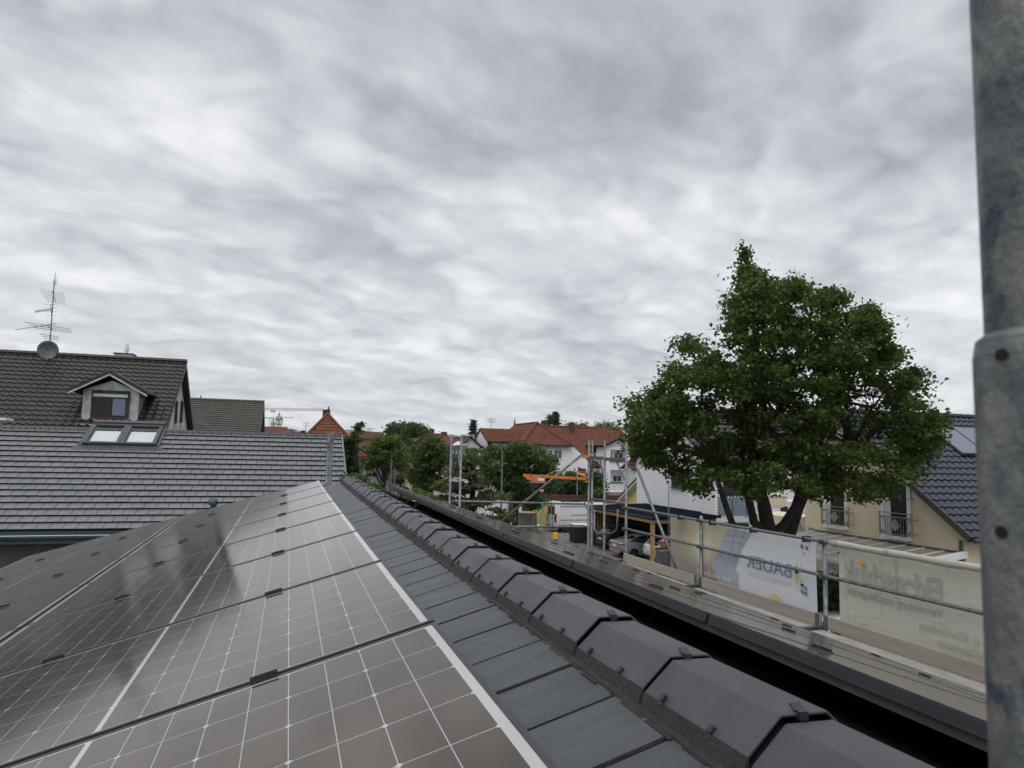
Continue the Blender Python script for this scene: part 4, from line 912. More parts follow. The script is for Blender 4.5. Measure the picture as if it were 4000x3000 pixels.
def crane(label, Y, pL, pR, hpx, mast_px, n, r):
    a = onY(*pL, Y); b = onY(*pR, Y); hh = hpx*a.y/2800*1.03; t = thing('tower_crane', label, 'crane', (onY(mast_px, 1700, Y).x, Y, 0))
    mb = MB(); lattice(mb, a, b, hh, n, r); mb.build('jib', M['crane'], t)
    mx = onY(mast_px, pL[1], Y).x; mb = MB()
    zt_ = a.z+hh*2.2
    for sx in (-1, 1):
        for sy in (-1, 1): mb.tube([(mx+sx*.8, Y+sy*.8, 0), (mx+sx*.8, Y+sy*.8, zt_-1)], r, 4)
    k = 0; zc = 0
    while zc < zt_-2.5: mb.tube([(mx-.8, Y-.8, zc), (mx+.8, Y-.8, zc+2)], r*.6, 3); mb.tube([(mx+.8, Y-.8, zc), (mx+.8, Y+.8, zc+2)], r*.6, 3); zc += 2
    mb.build('mast', M['crane'], t); return t, a, b, zt_
t, a, b, zt_ = crane('yellow tower crane whose long lattice jib spans from the brown roofs to the dark chimney', 330, (700, 1600), (1262, 1603), 8, 640, 56, .13)
p = a+(b-a)*.64; mb = MB(); mb.box((p.x-1, 329.5, p.z-1.0), (p.x+1, 330.5, p.z-.1)); mb.build('trolley', M['crane'], t)
t, a, b, zt_ = crane('small far crane with its mast and short jib behind the old town towers', 640, (1015, 1633), (1145, 1631), 2.2, 1056, 20, .22)
# church spire
CY = 420; cs = thing('church_spire', 'slim church tower with a pointed dark blue spire left of the tall green trees', 'tower', onY(1521, 1700, CY))
a, b = onY(1514, 1700, CY), onY(1528, 1678, CY); mb = MB(); mb.box((a.x, CY, 0), (b.x, CY+2, b.z)); mb.build('shaft', M['pink_wall'], cs)
c_ = onY(1521.5, 1678, CY); mb = MB(); mb.tube([(c_.x, CY+1, b.z), (c_.x, CY+1, b.z+1.2), (c_.x, CY+1, onY(1521, 1645, CY).z)], [1.25, .8, .03], 8); mb.build('spire', mat('slate blue spire', (.03, .045, .075), .5), cs)
def roofaerial(label, px, pb, pt, Y):
    t = thing('roof_aerial', label, 'antenna', onY(px, pb, Y)); a = onY(px, pb, Y); b = onY(px, pt, Y); mb = MB(); mb.tube([a, b], .03, 4); mb.build('mast', M['dgrey'], t)
    for k in (0, .25): q = b-(b-a)*k; mb = MB(); mb.tube([q-XV*.7, q+XV*.7], .02, 4); mb.tube([q-XV*.4-Z*.15, q+XV*.5-Z*.15], .02, 4); mb.build('dipole', M['dgrey'], t)
roofaerial('thin roof aerial standing alone in front of the far hills between crane and chimney', 1195, 1690, 1652, 120)
roofaerial('thin aerial on the large red roof right of the creeper', 1444, 1690, 1672, 118)
roofaerial('aerial pole on the left wing of the large white house', 1918, 1674, 1636, 90)

# ------------------------------------------------------------------ mid distance houses
def gh(name, label, px0, px1, py_eave, py_ridge, Y, d, axis, roofm, wallm, wins=(), chim=(), group=None, tw=.45, th=.42):
    a = onY(px0, py_eave, Y-d/2); b = onY(px1, py_eave, Y-d/2); xr = (a.x+b.x)/2
    rz_ = onY((px0+px1)/2, py_ridge, Y if axis == 'x' else Y-d/2).z
    W = [((onY(x, y0, Y-d/2)).x, (onY(x, (y0+y1)/2, Y-d/2)).z, w, abs(onY(x, y0, Y-d/2).z-onY(x, y1, Y-d/2).z)) for x, y0, y1, w in wins]
    Cc = [(onY(c, 1700, Y).x, Y+.3, rz_-1.2, onY(c, t, Y).z, s) for c, t, s in chim]
    return gable_house(name, label, xr, Y, b.x-a.x, d, a.z, rz_, axis, M[roofm], M[wallm], wins=W, chim=Cc, group=group, tw=tw, th=th)
gh('low_white_house', 'low white building behind the trunk of the round tree', 1420, 1572, 1822, 1806, 82, 8, 'x', 'brown_sheet', 'white_wall', wins=((1453, 1846, 1864, 1.2),))
gh('dormer_red_house', 'house with a red gable roof and a dark balcony door between two leafy trees', 1612, 1664, 1738, 1712, 108, 9, 'y', 'pan_red', 'pan_red_old', wins=((1640, 1740, 1756, 2.0),))
gh('red_roof_house', 'red roof with two tall dark chimneys left of the narrow scaffold frame', 1700, 1768, 1735, 1700, 98, 10, 'x', 'pan_red', 'grey_wall', chim=((1712, 1695, .7), (1736, 1689, .7)))
gh('red_roof_house', 'small orange roof with a pale chimney above the tall trees', 1655, 1700, 1705, 1682, 150, 10, 'x', 'pan_red', 'cream_pale', chim=((1691, 1678, .6),))
gh('grey_gable_house', 'small house with a grey roof peeping between the round tree and the dense tree', 1582, 1612, 1785, 1756, 95, 8, 'y', 'galv_dark', 'grey_wall')
gh('small_red_house', 'small house with a red roof and white balcony behind the clipped hedge', 1572, 1604, 1842, 1818, 76, 6, 'x', 'pan_red', 'white_wall')
t = gh('grey_white_house', 'grey white gabled house with two metal chimneys left of the large white house', 1800, 1876, 1738, 1706, 92, 12, 'y', 'pan_red_old', 'grey_wall', wins=((1856, 1752, 1768, 1.0),))
for px in (1815, 1844):
    a = onY(px-7, 1716, 90); b = onY(px+7, 1698, 90); mb = MB(); mb.box((a.x, 89.6, a.z-1.5), (b.x, 90.4, b.z)); mb.build('metal_chimney', M['zinc'], t)
p0, p1, p2, p3 = onY(1765, 1739, 84.5), onY(1822, 1737, 85), onY(1836, 1723, 88), onY(1786, 1724, 88); mb = MB(); slab(mb, [p0, p1, p2, p3], .05); mb.build('solar_panels', M['pv_far'], t)
# balcony on small red house
t = thing('balcony_house', 'pale house front with a slatted white balcony right of the small red roof', 'house', (onY(1615, 1850, 78).x, 78, 0))
a, b = onY(1598, 1845, 79), onY(1634, 1820, 79); mb = MB(); mb.box((a.x, 79, 0), (b.x, 84, b.z)); mb.build('wall', M['cream_pale'], t)
a, b = onY(1598, 1848, 77.8), onY(1632, 1834, 77.8); mb = MB()
for i in range(12): x_ = a.x+(b.x-a.x)*i/11; mb.box((x_-.04, 77.8, a.z), (x_+.04, 77.86, b.z))
mb.box((a.x, 77.78, b.z), (b.x, 77.9, b.z+.06)); mb.box((a.x, 77.8, a.z-.12), (b.x, 79, a.z)); mb.build('balcony', M['white'], t)
mb = MB(); a, b = onY(1458, 1884, 70), onY(1574, 1866, 70); n_ = 40
for i in range(n_): x_ = a.x+(b.x-a.x)*i/n_; mb.box((x_, 70, 0), (x_+(b.x-a.x)/n_*.9, 70.05, 1.5))
tag(mb.build('dark_fence', M['dgrey']), 'dark board fence in front of the low white building', 'fence')

# ------------------------------------------------------------------ large white house with red hipped roofs
wh = thing('white_apartment_house', 'large white house with orange-red hipped roofs, dark eaves and a balcony block', 'house', (32, 88, 0))
eav = M['dgrey']
def rf(pts, seed=0): roof_face(wh, pts, .42, .40, M['pan_red'], 'pan5', seed=seed, amp=.06, lift=.06, thick=.2)
# left wing
lz = onY(1905, 1724, 84).z; lrz = onY(1887, 1673, 88).z; lx0 = 22.9; lx1 = 29
rf([(lx0, 84, lz), (lx1, 84, lz), (lx1, 88, lrz), (lx0, 88, lrz)], 1); mb = MB(); slab(mb, [(lx0, 92, lz), (lx1, 92, lz), (lx1, 88, lrz), (lx0, 88, lrz)], .2); mb.build('rear_roof', M['pan_red'], wh)
mb = MB(); mb.prism([(lx0+.15, 84.4, 0), (lx0+.15, 91.6, 0), (lx0+.15, 91.6, lz-.1), (lx0+.15, 88, lrz-.2), (lx0+.15, 84.4, lz-.1)], (6, 0, 0)); mb.build('wall', M['white_wall'], wh)
window(wh, (lx0+.14, 88.3, onX(1880, 1762, 23).z), YV, 1.0, 1.6, M['white'], nrm=-XV, mull=0); window(wh, (lx0+.14, 86.2, onX(1891, 1762, 23).z), YV, .8, 1.6, M['white'], nrm=-XV, mull=0)
window(wh, (onY(1913, 1760, 84.4).x, 84.4, onY(1913, 1760, 84.4).z), XV, .75, 2.0, M['white'], nrm=-YV, mull=0)
# central hip wing
ex0, ex1 = onY(2038, 1733, 82).x, onY(2235, 1742, 82).x; ez = onY(2135, 1738, 82).z; apx_ = (ex0+ex1)/2+.15; apz = onY(2109, 1654, 86.5).z
apy = 86.5; bY = 96
A1, A2, A3, A4 = Vector((ex0, 82, ez)), Vector((ex1, 82, ez)), Vector((apx_, apy, apz)), Vector((apx_, bY, apz))
rf([A1, A2, A3], 2); rf([Vector((ex0, bY, ez)), A1, A3, A4], 3); rf([A2, Vector((ex1, bY, ez)), A4, A3], 4)
for a in (A1, A2): ridge_line(wh, a+Z*.1, A3+Z*.12, M['pan_red'], .16, 'hip')
ridge_line(wh, A3+Z*.1, A4+Z*.1, M['pan_red'], .15)
mb = MB(); mb.box((ex0+.45, 82.5, 0), (ex1-.45, 96, ez-.12)); mb.build('wall', M['white_wall'], wh)
mb = MB(); mb.box((ex0-.05, 81.86, ez-.22), (ex1+.05, 82.0, ez-.05)); mb.box((ex0-.14, 82, ez-.22), (ex0, 84, ez-.05)); mb.build('gutter', eav, wh)
def wpx(x0, y0, x1, y1, Y, **k):
    a, b = onY(x0, y1, Y), onY(x1, y0, Y); return window(wh, ((a.x+b.x)/2, Y, (a.z+b.z)/2), XV, b.x-a.x, b.z-a.z, M['white'], nrm=-YV, sill=M['white'], **k)
wpx(2164, 1757, 2195, 1791, 82.5, bars=1); wpx(2087, 1753, 2098, 1770, 82.5); wpx(2162, 1838, 2186, 1862, 82.5); wpx(2208, 1838, 2242, 1870, 82.5)
# right main roof
mz = onY(2150, 1666, 91).z; mx0, mx1 = onY(2120, 1664, 91).x, onY(2410, 1679, 91).x; ev_ = onY(2345, 1823, 83).z
slp = (mz-ev_)/8.0; mx2 = mx1+3.6
rf([Vector((ex1-.3, 83, ev_)), Vector((mx2, 83, ev_)), Vector((mx1, 91, mz)), Vector((ex1-3.2, 91, mz))], 6)
mb = MB(); slab(mb, [(mx2, 83, ev_), (mx2, 99, ev_), (mx1, 91, mz)], .2); slab(mb, [(ex1, 99, ev_), (mx2, 99, ev_), (mx1, 91, mz), (ex1, 91, mz)], .2); mb.build('rear_roof', M['pan_red'], wh)
ridge_line(wh, (ex1-3, 91, mz+.05), (mx1, 91, mz+.05), M['pan_red'], .16); ridge_line(wh, (mx1, 91, mz+.05), (mx2, 83, ev_+.05), M['pan_red'], .14, 'hip')
mb = MB(); mb.box((ex1-.5, 83.4, 0), (mx2-.5, 98, ev_-.1)); q = [onY(2205, 1744, 83.0), onY(2234, 1746, 83.0), onY(2262, 1772, 83.0), onY(2290, 1800, 83.0), onY(2290, 1900, 83.0), onY(2205, 1900, 83.0)]; mb.prism([(p.x, 82.52, p.z) for p in q], (0, .85, 0)); mb.build('wing_wall', M['white_wall'], wh)
mb = MB(); q = [onY(2233, 1741, 82.8), onY(2262, 1768, 82.8), onY(2291, 1797, 82.8)]; mb.tube(q, .12, 6); mb.build('verge', M['black'], wh)
# roof dormer window near the scaffold post
wpx(2305, 1772, 2330, 1796, 83.2)
# balcony block
bx0, bx1 = onY(2367, 1800, 81.5).x, onY(2461, 1800, 81.5).x; bz = onY(2373, 1741, 81.5).z; ax_ = onY(2418, 1712, 81.5).x; az_ = onY(2424, 1711, 81.5).z; aY = 88
bc = (bx0+bx1)/2; ov_ = .45
for sg, xe in ((-1, bx0-ov_), (1, bx1+ov_)): rf([(xe, 81.1, bz), (xe, aY, bz), (bc, aY, az_), (bc, 81.1, az_)], 7)
ridge_line(wh, (bc, 81.1, az_+.04), (bc, aY, az_+.04), M['pan_red'], .12)
r1t, r1b = onY(2420, 1757, 81.5).z, onY(2420, 1803, 81.5).z; r2t, r2b = onY(2420, 1836, 81.5).z, onY(2420, 1885, 81.5).z
rx0, rx1 = onY(2385, 1800, 81.5).x, onY(2452, 1800, 81.5).x
mb = MB(); yF = 81.5
mb.box((bx0, yF, 0), (rx0, yF+3, bz)); mb.box((rx1, yF, 0), (bx1, yF+3, bz)); mb.box((rx0, yF, 0), (rx1, yF+3, r2b)); mb.box((rx0, yF, r2t), (rx1, yF+3, r1b)); mb.box((rx0, yF, r1t), (rx1, yF+3, bz-.05)); mb.box((rx0, yF+1.2, r2b), (rx1, yF+3, r1t)); mb.prism([(bx0, yF, bz-.002), (bx1, yF, bz-.002), (bc, yF, az_-.15)], (0, 4, 0)); mb.build('balcony_block', M['white_wall'], wh)
for (x0, x1, z0, z1) in ((rx0+.2, rx0+.75, r1b+.3, r1t-.35), (rx0+1.0, rx1-.1, r1b+.1, r1t-.35), (rx0+.85, rx1-.25, r2b+.05, r2t-.7)):
    window(wh, ((x0+x1)/2, yF+1.2, (z0+z1)/2), XV, x1-x0, z1-z0, M['white'], nrm=-YV, mull=1)
for z_ in (r1b, r2b): mb = MB(); mb.box((rx0-.15, yF-.12, z_-.04), (rx1+.15, yF-.02, z_+.06)); mb.build('parapet_rail', M['dgrey'], wh)
for (px, t, w_) in ((2096, 1649, .42), (2124, 1643, .45), (2233, 1651, .45)):
    a = onY(px, t, 90); mb = MB(); mb.box((a.x-w_/2, 89.6, mz-2), (a.x+w_/2, 90.5, a.z)); mb.build('chimney', M['brick_dk'], wh)
a, b = onY(2010, 1680, 105), onY(2011, 1648, 105); mb = MB(); mb.tube([(a.x, 105, a.z-3), (a.x, 105, b.z-.8), (a.x, 105, b.z+.6)], [1.6, .25, .02], 8); tag(mb.build('turret_roof', M['dgrey']), 'small dark pointed turret roof just behind the left wing of the large white house', 'turret')
tp_ = thing('white_tent', 'white sloping tarpaulin roof below the balcony block', 'tent', onY(2390, 1950, 70)); q = [onY(2335, 1948, 66), onY(2425, 1957, 66), onY(2445, 1919, 70), onY(2362, 1917, 70)]
mb = MB(); slab(mb, q, .06); mb.build('canvas', M['white'], tp_); mb = MB()
for p in q: mb.tube([(p.x, p.y, 0), (p.x, p.y, p.z-.05)], .04, 6)
mb.build('legs', M['galv'], tp_)
# yellow sloped house
YX = 27.0; ye = onX(2395, 1968, YX-.5); yg = onX(2487, 1871, YX-.5); dd_ = Vector((0, yg.y-ye.y, yg.z-ye.z)); rp = ye+dd_*1.5
yh = thing('yellow_house', 'yellow gable with a dark red verge and pale soffit left of the white balcony house', 'house', (YX+3, ye.y-4, 0))
mb = MB(); mb.prism([(YX, ye.y-.6, 0), (YX, rp.y-6, 0), (YX, rp.y-6, rp.z-6), (YX, rp.y, rp.z-.3), (YX, ye.y-.6, ye.z+.3)], (8, 0, 0)); mb.build('wall', M['yellow_wall'], yh)
mb = MB(); mb.obox(ye, dd_*1.5, (9, 0, 0), (0, 0, .16)); mb.obox(rp, (0, -6, -6), (9, 0, 0), (0, 0, .16)); mb.build('roof', M['pan_red_old'], yh)
mb = MB(); mb.obox(ye-Z*.16+XV*.02, dd_*1.5, (.5, 0, 0), (0, 0, .14)); mb.build('soffit', M['grey_wall'], yh)
mb = MB(); mb.box((YX-.05, yg.y+.5, .4), (YX, yg.y+1.6, 2.0)); mb.build('window', M['glass'], yh)
gable_house('beige_house', 'beige house with a brown hipped eave between the balcony block and the white balcony house', onY(2466, 1850, 74).x+4.3, 75.3, 8, 2.6, onY(2470, 1826, 74).z, onY(2470, 1806, 75.3).z, 'x', M['pan_red_old'], M['grey_wall'])

# ------------------------------------------------------------------ garages behind the yard
gx0, gx1 = onY(2105, 2000, 60).x, 37.0; gz = onY(2125, 1935, 60).z
gr = thing('garage_row', 'yellow and white garage row with a dark red roof edge behind the van', 'garage', (27, 62, 0))
mb = MB(); mb.box((gx0, 60, 0), (gx1, 65, gz-.3)); mb.build('wall', M['yellow_wall'], gr)
mb = MB(); mb.box((gx0+.25, 59.4, gz-.28), (gx1+.4, 65.4, gz+.06)); mb.build('roof_edge', M['brown_sheet'], gr)
mb = MB(); n_ = 40; xa = gx0+1.5
for i in range(60): mb.box((xa+i*.21, 59.9, .05), (xa+i*.21+.19, 59.97, gz-.45))
mb.build('garage_doors', M['white'], gr)
g2 = thing('white_garage', 'white garage doors and a dark red wall behind the leafy tree', 'garage', (onY(1980, 1960, 70).x, 71, 0))
a, b = onY(1915, 1885, 70), onY(2010, 1885, 70); mb = MB(); mb.box((a.x, 70, 0), (b.x, 75, a.z)); mb.build('wall', M['white_wall'], g2)
mb = MB(); c_ = onY(1990, 1900, 69.8); mb.box((c_.x, 69.8, 0), (c_.x+2.2, 75.2, c_.z+.3)); mb.box((a.x+.8, 69.5, a.z-.05), (b.x+1, 75.3, a.z+.35)); mb.build('dark_red_wall', M['maroon'], g2)
for (x0, x1) in ((1936, 1956), (1960, 1980), (2020, 2040)): a, b = onY(x0, 2030, 69.7), onY(x1, 1905, 69.7); mb = MB(); mb.box((a.x, 69.7, 0), (b.x, 69.78, b.z)); mb.build('door', M['white'], g2)
mb = MB(); a, b = onY(2040, 1990, 62), onY(2104, 1990, 62)
for i in range(22): x_ = a.x+(b.x-a.x)*i/22; mb.box((x_, 62, 0), (x_+(b.x-a.x)/22*.88, 62.06, 2.9))
mb.box((a.x, 62.07, 0), (b.x, 62.12, 2.95)); tag(mb.build('wooden_fence', M['wood_dark']), 'tall dark wooden fence between the stump and the yellow garage', 'fence')
# stump
sp = onZ(2055, 2125, 0); sp = at(2055, 2000, 55); tz = sp.z
rs = random.Random(3); mb = MB(); vs = []; nn = 28; rads = [(0, 1.35), (.35, 1.02), (.9, .80), (tz-.25, .76), (tz-.04, .80), (tz, .76)]
ph = [rs.uniform(.90, 1.12) for _ in range(nn)]
for z_, r in rads:
    for k in range(nn): t = 2*math.pi*k/nn; rr_ = r*(1+(ph[k]-1)*(1.4 if z_ < 1 else .8)); vs.append((sp.x+rr_*math.cos(t), sp.y+rr_*math.sin(t), z_))
fs = [(i*nn+k, i*nn+(k+1) % nn, (i+1)*nn+(k+1) % nn, (i+1)*nn+k) for i in range(len(rads)-1) for k in range(nn)]
st_ = thing('tree_stump', 'broad cut tree stump standing in the yard left of the white van', 'stump', (sp.x, sp.y, 0))
mb.add(vs, fs); mb.build('bark', M['bark_pale'], st_); mb = MB(); mb.poly([vs[(len(rads)-1)*nn+k] for k in range(nn)]); mb.build('cut_face', M['cutwood'], st_)

# ------------------------------------------------------------------ vehicles
def loft(mb, secs):
    n = len(secs[0]); vs = [p for s in secs for p in s]; fs = []
    for i in range(len(secs)-1):
        for k in range(n): fs.append((i*n+k, i*n+(k+1) % n, (i+1)*n+(k+1) % n, (i+1)*n+k))
    fs += [tuple(range(n))[::-1], tuple(range((len(secs)-1)*n, len(secs)*n))]; mb.add(vs, fs)
def wheelset(t, O, xs, hw, r, M_):
    for x in xs:
        for sy in (-1, 1):
            w = MB(); c = Vector((O.x+x, O.y+sy*(hw-.11), r)); w.tube([c-YV*.11, c-YV*.09, c+YV*.09, c+YV*.11], [r*.93, r, r, r*.93], 24); wo__ = w.build('wheel', M['rubber'], t, True)
            w = MB(); w.tube([c+YV*sy*.09, c+YV*sy*.115], [r*.66, r*.62], 16); 
            for k in range(5): an = k*2*math.pi/5; d = Vector((math.cos(an), 0, math.sin(an))); w.tube([c+YV*sy*.12, c+YV*sy*.12+d*r*.6], .025, 5)
            w.build('rim', M_, wo__)
def car(name, label, x, y, kind, paint, cat='car', group=None):
    """car with its tail at x, nose towards +x, centre line y"""
    t = thing(name, label, cat, (x+2.2, y, 0), group); O = Vector((x, y, 0))
    if kind == 'sedan': Lc, hw, hr, belt, r = 4.65, .91, 1.43, .93, .335; prof_ = [(0, .62, .98), (.05, .50, 1.04), (.45, .32, 1.08), (.75, .25, 1.06), (1.8, .22, .98), (3.0, .22, .95), (3.9, .25, .88), (4.5, .35, .72), (4.65, .45, .60)]; gh_ = [(.55, 1.06, .60), (1.25, 1.36, .57), (1.9, 1.43, .60), (2.6, 1.41, .58), (3.35, .97, .64)]
    else: Lc, hw, hr, belt, r = 4.6, .93, 1.66, 1.05, .36; prof_ = [(0, .60, 1.02), (.06, .45, 1.12), (.35, .32, 1.16), (.75, .28, 1.14), (1.8, .26, 1.08), (3.0, .26, 1.04), (3.8, .28, .98), (4.4, .38, .82), (4.6, .48, .70)]; gh_ = [(.12, 1.12, .66), (.55, 1.58, .60), (1.3, 1.66, .62), (2.6, 1.62, .60), (3.35, 1.05, .66)]
    mb = MB(); secs = []
    for i, (xx, zb_, zt2) in enumerate(prof_):
        e = (.88 if i in (0, len(prof_)-1) else (.97 if i in (1, len(prof_)-2) else 1.0))*hw; zm = (zb_+zt2)/2
        secs.append([O+Vector((xx, -e*.93, zb_)), O+Vector((xx, -e, zb_+.12)), O+Vector((xx, -e, zm+.08)), O+Vector((xx, -e*.90, zt2-.03)), O+Vector((xx, -e*.78, zt2)), O+Vector((xx, e*.78, zt2)), O+Vector((xx, e*.90, zt2-.03)), O+Vector((xx, e, zm+.08)), O+Vector((xx, e, zb_+.12)), O+Vector((xx, e*.93, zb_))])
    loft(mb, secs); mb.build('body', paint, t, True, .02)
    mb = MB(); secs = []
    for xx, zt2, e in gh_: zb_ = min(zt2-.02, belt+.05); secs.append([O+Vector((xx, -hw*.86, zb_)), O+Vector((xx, -e, zt2-.05)), O+Vector((xx, -e*.85, zt2)), O+Vector((xx, e*.85, zt2)), O+Vector((xx, e, zt2-.05)), O+Vector((xx, hw*.86, zb_))])
    loft(mb, secs); mb.build('glasshouse', M['glass'], t, True)
    mb = MB(); secs = []
    for xx, zt2, e in gh_[1:4]: secs.append([O+Vector((xx, -e*.98, zt2-.06)), O+Vector((xx, -e*.86, zt2+.012)), O+Vector((xx, e*.86, zt2+.012)), O+Vector((xx, e*.98, zt2-.06))])
    loft(mb, secs); mb.build('roof_panel', paint, t, True)
    for sy in (-1, 1):
        w = MB()
        for (xa_, za_, xb_, zb2, ww_) in ((gh_[0][0], gh_[0][1]-.02, gh_[1][0], gh_[1][1]-.03, .10), (2.05, belt+.05, 1.95, hr-.06, .05), (gh_[4][0], gh_[4][1], gh_[3][0], gh_[3][1]-.03, .06)):
            w.obox(O+Vector((xa_, sy*(hw*.86), za_)), (ww_, 0, 0), Vector((xb_-xa_, sy*(gh_[2][2]-hw*.86), zb2-za_)), (0, sy*.02, .01))
        w.build('window_pillar', paint, t)
        w = MB(); zt3 = .90 if kind == 'sedan' else 1.0; w.obox(O+Vector((-.012 if kind == 'sedan' else -.005, sy*hw*.52, zt3-.09)), (.05, 0, 0), (0, sy*hw*.36, 0), (.01, 0, .13)); w.obox(O+Vector((.02, sy*hw*.86, zt3-.09)), (.30, 0, .02), (0, sy*.10, 0), (0, 0, .12)); w.build('tail_light', M['red_lamp'], t, False, .01)
        w = MB(); w.obox(O+Vector((3.05, sy*hw, belt)), (.12, 0, 0), (0, sy*.18, .02), (0, 0, .12)); w.build('mirror', paint, t, False, .02)
        for xx in (1.25, 2.25):
            w = MB(); w.box((x+xx, y+sy*(hw-.002)-.012, belt-.14), (x+xx+.2, y+sy*(hw-.002)+.012, belt-.10)); w.build('door_handle', paint, t)
    w = MB(); w.box((x-.03, y-.26, .70), (x+.01, y+.26, .82)); w.build('number_plate', M['plate'], t)
    w = MB(); w.box((x-.02, y-hw*.8, .36), (x+.12, y+hw*.8, .50)); w.build('bumper', M['black'] if kind != 'sedan' else paint, t, False, .02)
    wheelset(t, O, (.95, 3.75), hw, r, M['rim']); return t
car('silver_sedan', 'silver saloon car with red tail lamps parked tail out under the carport', 20.05, 42.35, 'sedan', M['car_silver'], group='cars under the carport')
car('black_estate_car', 'black car with pale rear window parked under the carport left of the silver saloon', 20.7, 46.0, 'suv', M['car_black'], group='cars under the carport')
car('white_hatchback', 'white car under the carport right of the silver saloon, behind the near post', 21.0, 39.45, 'suv', M['car_white'], group='cars under the carport')
p = at(1952, 2010, 57); car('white_car', 'white car behind the flowering shrub near the tree trunk, only roof and rear window showing', p.x-1.2, p.y, 'suv', M['car_white'])
p = at(1618, 1900, 68); car('white_small_car', 'pale car far down the road by the pink blossom', p.x-2, p.y, 'sedan', M['car_white'])
p = onZ(3232, 2404, 1.66); car('parked_car', 'pale car roof showing in the gap between the two banners', p.x-1.0, p.y, 'suv', M['car_white'])
# van
VX, VY = 21.25, 56.1; vn = thing('white_van', 'white high-roof panel van with red tail lamps and roof rack parked in the yard', 'van', (VX+3, VY+1, 0)); O = Vector((VX, VY, 0))
vp = [(0, .42, 2.30, .90), (.06, .36, 2.46, .97), (.4, .34, 2.52, 1.0), (4.2, .34, 2.50, 1.0), (4.7, .34, 2.36, .98), (5.2, .34, 1.55, .97), (5.75, .38, 1.25, .92), (5.95, .5, .95, .82)]
secs = []; yc = 1.02
for xx, zb_, zt2, e in vp: secs.append([O+Vector((xx, yc-1.02*e, zb_)), O+Vector((xx, yc-1.025*e, min(1.2, zt2-.2))), O+Vector((xx, yc-.93*e, zt2-.12)), O+Vector((xx, yc-.80*e, zt2)), O+Vector((xx, yc+.80*e, zt2)), O+Vector((xx, yc+.93*e, zt2-.12)), O+Vector((xx, yc+1.025*e, min(1.2, zt2-.2))), O+Vector((xx, yc+1.02*e, zb_))])
mb = MB(); loft(mb, secs); mb.build('body', M['car_white'], vn, True, .04)
mb = MB(); mb.box((VX+.35, VY-.012, 1.02), (VX+4.4, VY+.004, 1.06)); mb.box((VX+2.88, VY-.006, .45), (VX+2.90, VY+.03, 2.25)); mb.box((VX+1.35, VY-.012, 1.44), (VX+2.88, VY+.02, 1.475)); mb.box((VX+.40, VY-.006, 2.20), (VX+4.2, VY+.06, 2.215)); mb.build('panel_line', M['dgrey'], vn)
mb = MB(); mb.box((VX+3.12, VY-.008, 1.48), (VX+4.05, VY+.03, 2.02)); mb.build('side_window', M['glass'], vn)
for sy, y0 in ((0, VY+.0), (1, VY+1.84)): mb = MB(); mb.box((VX-.03, y0+.01, .85), (VX+.10, y0+.19, 1.55)); mb.build('tail_light', M['red_lamp'], vn, False, .015)
mb = MB(); mb.box((VX-.02, VY+.25, 1.45), (VX+.03, VY+.95, 2.15)); mb.box((VX-.02, VY+1.09, 1.45), (VX+.03, VY+1.79, 2.15)); mb.build('rear_window', M['glass'], vn)
mb = MB(); mb.box((VX-.08, VY+.05, .35), (VX+.12, VY+1.98, .55)); mb.box((VX+.25, VY-.02, .34), (VX+1.0, VY+.06, .62)); mb.box((VX+1.0, VY-.03, .34), (VX+1.9, VY+.03, .48)); mb.build('bumper', M['black'], vn)
mb = MB()
for yy in (.25, 1.8): mb.box((VX+.6, VY+yy, 2.58), (VX+4.6, VY+yy+.05, 2.66))
for xx in (.7, 2.0, 3.3, 4.4): mb.box((VX+xx, VY+.2, 2.50), (VX+xx+.06, VY+1.86, 2.59))
mb.box((VX+.6, VY+.15, 2.66), (VX+4.6, VY+.9, 2.70)); mb.build('roof_rack', M['black'], vn)
mb = MB(); a = onY(2166, 2023, VY-.02); mb.tube([(a.x, VY-.03, a.z), (a.x, VY-.01, a.z)], .07, 12); mb.build('fuel_cap', M['black'], vn)
wheelset(vn, Vector((VX, VY+1.02, 0)), (1.15, 4.95), 1.0, .36, M['rim'])
# black containers
for i in range(2):
    p = onZ(2243+i*60, 2122+i*8, 0); t = thing('black_container', ('left black container with a white lid in front of the van', 'right black container with a white lid next to the carport post')[i], 'container', (p.x, p.y, 0), 'black containers by the carport')
    mb = MB(); mb.box((p.x, p.y, .05), (p.x+1.2, p.y+1.0, 1.28)); mb.build('body', M['black'], t, bevel=.03); mb = MB(); mb.box((p.x-.03, p.y-.03, 1.282), (p.x+1.23, p.y+1.03, 1.35)); mb.build('lid', M['white'], t, bevel=.02)

# ------------------------------------------------------------------ carport
cpt = thing('carport', 'timber carport with dark flat roof sheltering three cars', 'carport', (23, 43, 0))
CX0, CX1, CY0, CY1 = 20.75, 25.1, 38.5, 47.7; zf = H-3.90
mb = MB(); mb.box((CX0-.12, CY0-.1, zf), (CX0, CY1+.1, zf+.22)); mb.box((CX0, CY0-.1, zf), (CX1, CY0, zf+.22)); mb.build('fascia_beam', M['wood_beam'], cpt)
mb = MB(); mb.prism([(CX0-.2, CY0-.25, zf+.222), (CX0-.2, CY0-.25, zf+.36), (CX1+.1, CY0-.25, zf+.50), (CX1+.1, CY0-.25, zf+.222)], (0, CY1-CY0+.5, 0)); mb.build('roof', mat('dark bitumen roof', (.010, .012, .019), 1.0, 0, .15, 2, spec=0), cpt)
mb = MB(); mb.box((CX0-.235, CY0-.25, zf+.30), (CX0-.205, CY1+.25, zf+.35)); mb.build('roof_edge_trim', M['galv'], cpt)
